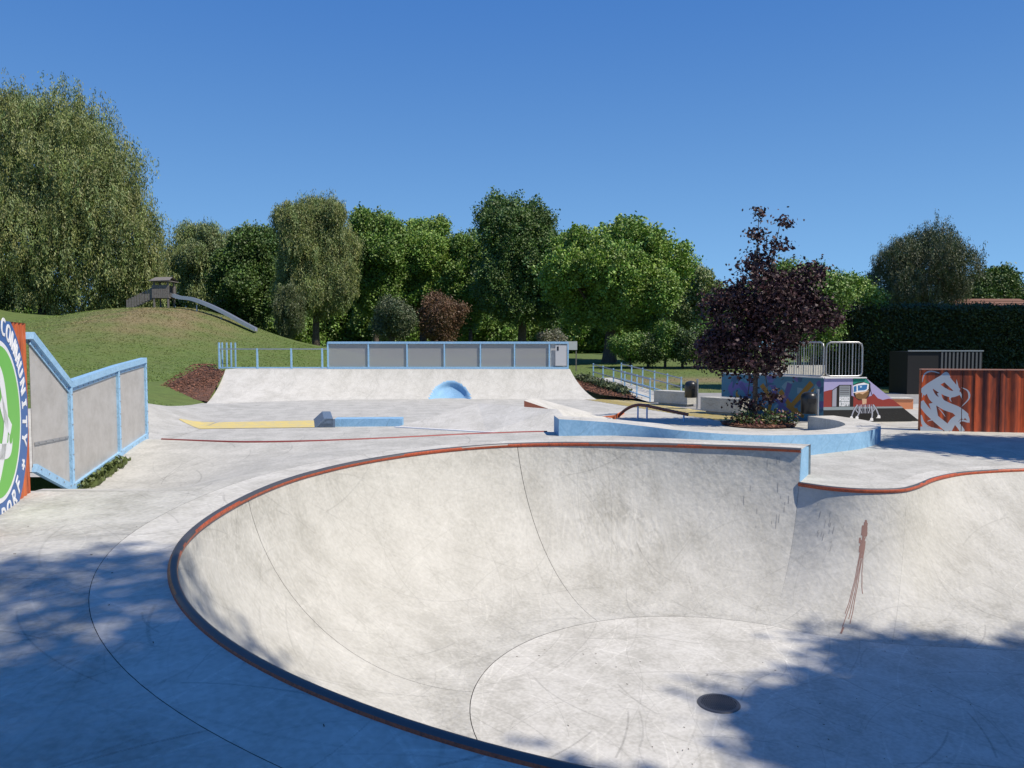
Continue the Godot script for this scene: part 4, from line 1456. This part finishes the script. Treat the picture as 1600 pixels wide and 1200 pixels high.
func build_hill() -> void:
	# wooden lookout with stair and slide on the mound
	var top := Vector3(-25.7, terrain_h(-25.7, -57), -57.0)
	var tw := thing("play_tower", "weathered wooden play tower with roof on top of the grassy mound", "play tower", top)
	for sx in [-0.62, 0.62]:
		for sz in [-0.6, 0.6]:
			var s := nst()
			beam(s, Vector3(sx, -0.5, sz), Vector3(sx, 2.35, sz), 0.13, 0.13)
			obj("post", s, M.wood, tw)
	var fl := nst()
	box(fl, Vector3(0, 0.85, 0), Vector3(1.5, 0.08, 1.4))
	obj("deck", fl, M.wood, tw)
	for k in 8:
		var s := nst()
		box(s, Vector3(-0.68 + k * 0.195, 1.4, 0.69), Vector3(0.18, 1.15, 0.03))
		obj("plank", s, M.wood, tw)
		var s2 := nst()
		box(s2, Vector3(-0.68 + k * 0.195, 1.4, -0.69), Vector3(0.18, 1.15, 0.03))
		obj("plank", s2, M.wood, tw)
	var rf := nst()
	quad(rf, Vector3(-0.95, 2.32, 0.95), Vector3(0.95, 2.38, 0.95), Vector3(0.8, 2.75, 0), Vector3(-0.75, 2.72, 0))
	quad(rf, Vector3(0.95, 2.38, -0.95), Vector3(-0.95, 2.32, -0.95), Vector3(-0.75, 2.72, 0), Vector3(0.8, 2.75, 0))
	box(rf, Vector3(0, 2.32, 0), Vector3(1.85, 0.06, 1.85))
	obj("roof", rf, M.wood, tw)
	var sr := thing("wooden_stair", "wooden plank stair with solid sides climbing to the play tower", "stairs", top)
	for k in 10:
		var s := nst()
		var f := k / 9.0
		box(s, Vector3(lerpf(-0.9, -3.05, f), lerpf(1.25, 0.2, f), 0.55), Vector3(0.2, 0.95, 0.04))
		obj("plank", s, M.wood, sr)
	var ss := nst()
	beam(ss, Vector3(-0.7, 0.85, 0.5), Vector3(-3.15, -0.3, 0.5), 0.06, 0.16)
	obj("stringer", ss, M.wood, sr)
	var sd := thing("metal_slide", "long shiny metal slide running down the side of the mound", "slide", top)
	tw.scale = Vector3.ONE * 0.82; sr.scale = Vector3.ONE * 0.82
	var path := []
	for q in [[0.6, 0.85], [1.2, 0.65]]:
		path.append(Vector2(q[0], q[1]))
	for k in 6:
		var dx := 2.0 + k * 0.95
		path.append(Vector2(dx, terrain_h(top.x + dx, -57.0) - top.y + lerpf(0.75, 0.2, k / 5.0)))
	var pp := catmull(path, 4)
	var chute := nst(); 
	for i in pp.size() - 1:
		var a: Vector2 = pp[i]; var b: Vector2 = pp[i + 1]
		var prof := [Vector2(-0.3, 0.22), Vector2(-0.24, 0.0), Vector2(0.24, 0.0), Vector2(0.3, 0.22), Vector2(0.33, 0.22), Vector2(0.33, -0.05), Vector2(-0.33, -0.05), Vector2(-0.33, 0.22)]
		for k in 8:
			var p: Vector2 = prof[k]; var q: Vector2 = prof[(k + 1) % 8]
			quad(chute, Vector3(a.x, a.y + p.y, p.x), Vector3(a.x, a.y + q.y, q.x), Vector3(b.x, b.y + q.y, q.x), Vector3(b.x, b.y + p.y, p.x))
	obj("chute", chute, M.galv, sd)
	for q in [[2.4, 0.2], [4.2, -0.7]]:
		var s := nst()
		beam(s, Vector3(q[0], q[1] - 1.3, 0), Vector3(q[0], q[1], 0), 0.08, 0.08)
		obj("leg", s, M.galv, sd)
	# grass tufts over the mound and lawn
	var xf := []; var cols := []
	for k in 90000:
		var z := -14.0 - 46.0 * pow(rng.randf(), 0.8)
		var x := rng.randf_range(-34.0, -8.5) if k % 4 else rng.randf_range(2.0, 30.0)
		if x > -11.0 and z > -33.5: continue
		if x > -14.2 and x < 9 and z > -37 and z < -26: continue
		var p := Vector3(x, terrain_h(x, z), z)
		var c := ground_colour(p)
		xf.append(Transform3D(Basis(Vector3.UP, rng.randf() * TAU).scaled(Vector3(1, rng.randf_range(0.3, 0.6), 1) * rng.randf_range(0.3, 0.65)), p))
		cols.append(c * rng.randf_range(1.1, 1.7))
	var g := scatter("grass", clumps.tuft, M.blade, xf, cols, self)
	g.name = numbered("grass")
	tag(g, "mown grass covering the mound and the lawn", "grass", "", "stuff")

func px_x(x: float, d: float) -> float:
	return (x - 800.0) / 1200.0 * d

func px_y(y: float, d: float) -> float:
	return 1.6 + (540.0 - y) / 1200.0 * d

# a tree given by the span it fills: left, right, top, and crown bottom in metres at distance d
func span_tree(called: String, label: String, xl: float, xr: float, yt: float, yb: float, d: float, n: int, col: Color, key: String, size: float, lobes_n: int, group := "trees behind the skate park", foot := -99.0) -> void:
	var ex := (xr - xl) * 0.14
	var l := px_x(xl - ex, d); var r := px_x(xr + ex, d); var t := px_y(yt, d); var b := px_y(yb, d)
	var cx := (l + r) / 2
	var gy := terrain_h(cx, -d) if foot == -99.0 else foot
	var base := Vector3(cx, gy, -d)
	var c := Vector3(0, (t + b) / 2 - gy, 0)
	var rad := Vector3((r - l) / 2, (t - b) / 2, (r - l) / 2 * 0.85)
	var lobes := rand_lobes(c, rad * 0.95, int(lobes_n * 1.9), 0.34)
	tree(called, label, base, clampf(rad.x * 0.075, 0.08, 0.5), c.y + rad.y * 0.2, lobes, int(n * 1.35), col, key, size, "tree", group)

func build_trees() -> void:
	var olive := Color(0.18, 0.225, 0.08); var green := Color(0.12, 0.215, 0.04); var deep := Color(0.075, 0.14, 0.032); var bright := Color(0.165, 0.275, 0.048); var pale := Color(0.175, 0.235, 0.095)
	var G := "trees behind the skate park"
	# the big willow on the left: several leaning masses
	var d := 66.0
	var gb := terrain_h(-40, -66)
	var lb := []
	for q in [[-30, 250, 130, 95], [55, 260, 95, 105], [120, 270, 85, 100], [165, 330, 75, 95], [205, 385, 62, 85], [60, 380, 120, 90], [-60, 400, 110, 90], [140, 430, 95, 70], [225, 440, 42, 50], [20, 200, 60, 42], [-90, 300, 90, 110]]:
		lb.append([Vector3(px_x(q[0], d) + 40.0, px_y(q[1], d) - gb, rng.randf_range(-2.5, 2.5)), Vector3(q[2], q[3], q[2]) * d / 1200.0])
	tree("willow_tree", "huge grey green willow towering behind the grassy mound", Vector3(-40, gb, -d), 0.7, 9.0, lb, 34000, olive, "willow", 0.8, "tree", G)
	span_tree("willow_tree", "pale slender willow standing just behind the slide", 270, 372, 325, 520, 92, 4200, pale, "willow", 0.9, 9, G)
	span_tree("alder_tree", "narrow dark green tree between the slide and the tall willow", 345, 440, 328, 540, 78, 5200, deep, "leaf", 0.75, 10, G)
	span_tree("willow_tree", "tall upright olive willow with its trunk rising behind the open railing", 432, 556, 290, 520, 70, 9000, olive, "willow", 0.7, 12, G)
	span_tree("willow_tree", "small bushy willow at the foot of the tall upright willow", 428, 478, 432, 535, 66, 1800, Color(0.09, 0.12, 0.05), "willow", 0.55, 6, G)
	span_tree("ash_tree", "tall green tree right of the upright willow", 535, 640, 312, 520, 80, 6200, green, "leaf", 0.8, 11, G)
	span_tree("ash_tree", "broad green tree with rounded top above the mesh railing", 600, 722, 322, 515, 84, 7000, bright, "leaf", 0.8, 12, G)
	span_tree("pear_tree", "small grey green tree in front of the broad green tree", 580, 640, 462, 540, 64, 1800, Color(0.085, 0.115, 0.06), "fine", 0.7, 6, G)
	span_tree("plum_tree", "small brown leaved tree behind the middle of the mesh railing", 655, 722, 450, 540, 66, 2000, Color(0.13, 0.075, 0.04), "fine", 0.75, 6, G)
	span_tree("lime_tree", "green tree filling the gap beside the dark pointed tree", 700, 770, 352, 530, 82, 4200, green, "leaf", 0.8, 8, G)
	span_tree("hornbeam_tree", "large dark tree with several pointed tops behind the mesh railing", 738, 892, 314, 535, 74, 9500, deep, "leaf", 0.72, 15, G)
	span_tree("walnut_tree", "large round bright green tree with forked trunk on the lawn", 852, 1052, 334, 520, 60, 9500, bright, "leaf", 0.7, 17, G, px_y(562, 60))
	span_tree("ash_tree", "grey green tree behind the right shoulder of the walnut", 1025, 1112, 388, 540, 80, 3600, pale, "leaf", 0.8, 8, G)
	span_tree("young_tree", "thin young tree at the edge of the shrubs on the lawn", 985, 1035, 480, 530, 60, 700, green, "fine", 0.7, 4, G)
	span_tree("hazel_tree", "green hazel growing directly behind the copper tree", 1195, 1300, 395, 560, 38, 4200, green, "fine", 0.75, 10, G)
	span_tree("hazel_tree", "green shrubby tree between the copper tree and the hedge", 1270, 1378, 430, 560, 42, 3600, bright, "fine", 0.75, 9, G)
	span_tree("birch_tree", "loose grey green birch rising over the hedge", 1372, 1512, 352, 520, 56, 5200, Color(0.085, 0.11, 0.055), "willow", 0.5, 12, "trees over the hedge")
	span_tree("maple_tree", "round dark green tree beside the tiled roof", 1495, 1582, 410, 520, 62, 3600, deep, "leaf", 0.65, 9, "trees over the hedge")
	span_tree("pine_tree", "dark pine crown past the tiled roof", 1575, 1640, 448, 520, 74, 1800, Color(0.022, 0.035, 0.018), "fine", 0.9, 6, "trees over the hedge")
	for q in [[235, 360, 372], [400, 470, 372], [520, 610, 352], [655, 745, 362], [760, 850, 372], [870, 960, 380], [985, 1075, 420], [1085, 1180, 440], [1290, 1400, 462]]:
		span_tree("wood_tree", "plain green tree in the second row of the wood", q[0] - 30, q[1] + 30, q[2], 545, 106, 4200, [green, deep, green][int(q[0]) % 3], "leaf", 1.0, 8, "second row of the wood")
	# dark undergrowth closing the wood
	for k in 23:
		var x := -120.0 + k * 56.0
		var top := 462.0 + 26.0 * sin(k * 1.9)
		span_tree("wood_shrub", "dense dark shrub in the undergrowth of the wood", x - 48, x + 48, top, 578, 97.0 + 3.0 * sin(k * 2.3), 1500, green, "leaf", 1.0, 5, "undergrowth of the wood")
	for k in 7:
		var x := 985.0 + k * 27.0
		span_tree("lawn_shrub", "leafy green shrub along the far edge of the lawn", x - 26, x + 26, 518.0 + 10.0 * sin(k * 2.0), 566, 54.0, 1100, [green, Color(0.06, 0.10, 0.03)][k % 2], "fine", 0.75, 4, "shrubs along the lawn")
	span_tree("blossom_shrub", "shrub with white blossom under the large dark tree", 845, 880, 512, 548, 76, 500, Color(0.24, 0.25, 0.21), "fine", 0.7, 5, G)
	var ib := thing("info_board", "small white information board on posts at the lawn's edge", "sign", Vector3(px_x(893, 50), 0.25, -50))
	for sx in [-0.3, 0.3]:
		var ps := nst()
		beam(ps, Vector3(sx, -0.3, 0), Vector3(sx, 1.65, 0), 0.07, 0.07)
		obj("post", ps, M.wood, ib)
	var bd := nst()
	box(bd, Vector3(0, 1.35, 0.06), Vector3(0.72, 0.55, 0.03))
	obj("panel", bd, mat(Color(0.5, 0.52, 0.52), 0.6), ib)
	# hedge
	var hg := thing("hedge", "tall clipped dark conifer hedge behind the graffiti walls", "hedge", Vector3(30, -0.6, -41))
	var hc := nst()
	box(hc, Vector3(0, 1.95, 0), Vector3(27.0, 3.9, 1.7))
	obj("inner_mass", hc, mat(Color(0.052, 0.074, 0.018), 1.0), hg)
	var xf := []; var cols := []
	for k in 34000:
		var p := Vector3(rng.randf_range(-13.6, 4.0), rng.randf_range(0.1, 4.15), 0.95 + rng.randfn() * 0.12 + 0.1 * sin(k * 0.01))
		if k % 3 == 0: p = Vector3(p.x, 4.0 + rng.randfn() * 0.10 + 0.06 * sin(p.x * 2.0), rng.randf_range(-1.0, 1.0))
		if k % 17 == 0: p = Vector3(-13.6 + rng.randfn() * 0.1, p.y if p.y < 4.1 else 4.0, rng.randf_range(-1, 1))
		xf.append(Transform3D(rand_basis(rng.randf_range(0.5, 0.95)), p))
		cols.append(Color(0.052, 0.074, 0.018) * rng.randf_range(0.5, 1.5))
	var hf := scatter("foliage", clumps.hedge, M.leaf, xf, cols, hg)
	hf.set_meta("kind", "stuff")
	# house roof over the hedge
	var hs := thing("house", "house with a brown tiled roof showing over the hedge", "house", Vector3(36.0, 0.3, -58))
	var s := nst()
	box(s, Vector3(0, 1.6, 0), Vector3(6.5, 3.2, 6.0))
	obj("wall", s, mat(Color(0.45, 0.40, 0.34), 0.9), hs)
	var rt := nst()
	for k in 8:
		var f0 := k / 8.0; var f1 := (k + 1.08) / 8.0
		quad(rt, Vector3(-3.6 + f0 * 0.3, 3.1 + 1.7 * f0 + 0.04, 3.4 - 3.4 * f0), Vector3(3.6 - f0 * 1.4, 3.1 + 1.7 * f0 + 0.04, 3.4 - 3.4 * f0), Vector3(3.6 - f1 * 1.4, 3.1 + 1.7 * f1, 3.4 - 3.4 * f1), Vector3(-3.6 + f1 * 0.3, 3.1 + 1.7 * f1, 3.4 - 3.4 * f1))
	quad(rt, Vector3(3.6, 3.1, 3.4), Vector3(3.6, 3.1, -3.4), Vector3(2.2, 4.8, 0), Vector3(2.2, 4.8, 0.01))
	quad(rt, Vector3(3.6, 3.1, -3.4), Vector3(-3.6, 3.1, -3.4), Vector3(-3.3, 4.8, 0), Vector3(2.2, 4.8, 0))
	obj("roof", rt, mat(Color(0.17, 0.085, 0.055), 0.85), hs)
	# copper tree inside the curved wall
	var cl := []
	for q in [[1180, 548, 60, 46], [1150, 500, 55, 50], [1215, 500, 60, 52], [1180, 455, 52, 50], [1130, 555, 42, 32], [1240, 455, 48, 34], [1272, 425, 26, 16], [1188, 408, 20, 20], [1205, 388, 26, 7], [1182, 366, 16, 9], [1210, 352, 22, 5], [1186, 335, 7, 11], [1140, 470, 36, 26], [1265, 490, 42, 26], [1290, 500, 22, 14], [1172, 632, 26, 8], [1110, 540, 26, 20], [1195, 618, 18, 7]]:
		cl.append([Vector3(px_x(q[0], 20.3) - 6.43, px_y(q[1], 20.3) + 0.5, rng.randf_range(-0.35, 0.35)), Vector3(q[2], q[3], q[2]) * 0.80 * 20.3 / 1200.0])
	tree("copper_beech", "young dark purple leaved tree standing inside the curved blue wall", Vector3(6.43, -0.5, -20.3), 0.075, 4.6, cl, 2100, Color(0.036, 0.012, 0.016), "beech", 0.95, "tree", "", 0.5)
	# park trees beside the deck, outside the picture, that throw the leaf shade on the concrete
	# base, crown centre, crown radii, leaf clumps
	var sh := [[Vector3(18.2, 0, 1.0), Vector3(17.8, 14.0, 0.2), Vector3(5.2, 3.0, 4.4), 8000], [Vector3(16.9, -0.5, -14.2), Vector3(16.6, 6.4, -12.8), Vector3(4.2, 2.6, 2.5), 6500], [Vector3(25.5, -0.5, -18.5), Vector3(25.0, 6.5, -18.5), Vector3(4.0, 2.6, 4.0), 5000], [Vector3(12.6, 0, 3.0), Vector3(11.2, 14.0, 1.9), Vector3(3.2, 2.2, 2.8), 2900], [Vector3(31.5, -0.5, -36.0), Vector3(31.0, 13.0, -36.5), Vector3(5.4, 4.5, 5.0), 7000], [Vector3(8.6, 0, 4.2), Vector3(6.9, 14.0, 1.2), Vector3(4.3, 2.6, 3.2), 560]]
	for k in sh.size():
		var q = sh[k]
		var c: Vector3 = q[1] - q[0]
		tree("park_tree", ["leafy park tree beside the near deck of the bowl", "leafy park tree at the far corner of the bowl", "leafy park tree past the striped wall", "smaller leafy park tree leaning over the bowl's near edge", "tall leafy park tree beside the hedge", "thin leafed park tree leaning over the near deck"][k], q[0], 0.2, c.y, rand_lobes(c, q[2], 22, 0.36), q[3], green, "shade", 1.25 if q[1].y < 13.5 else (1.7 if q[3] > 1500 else 1.15), "tree", "park trees beside the bowl")
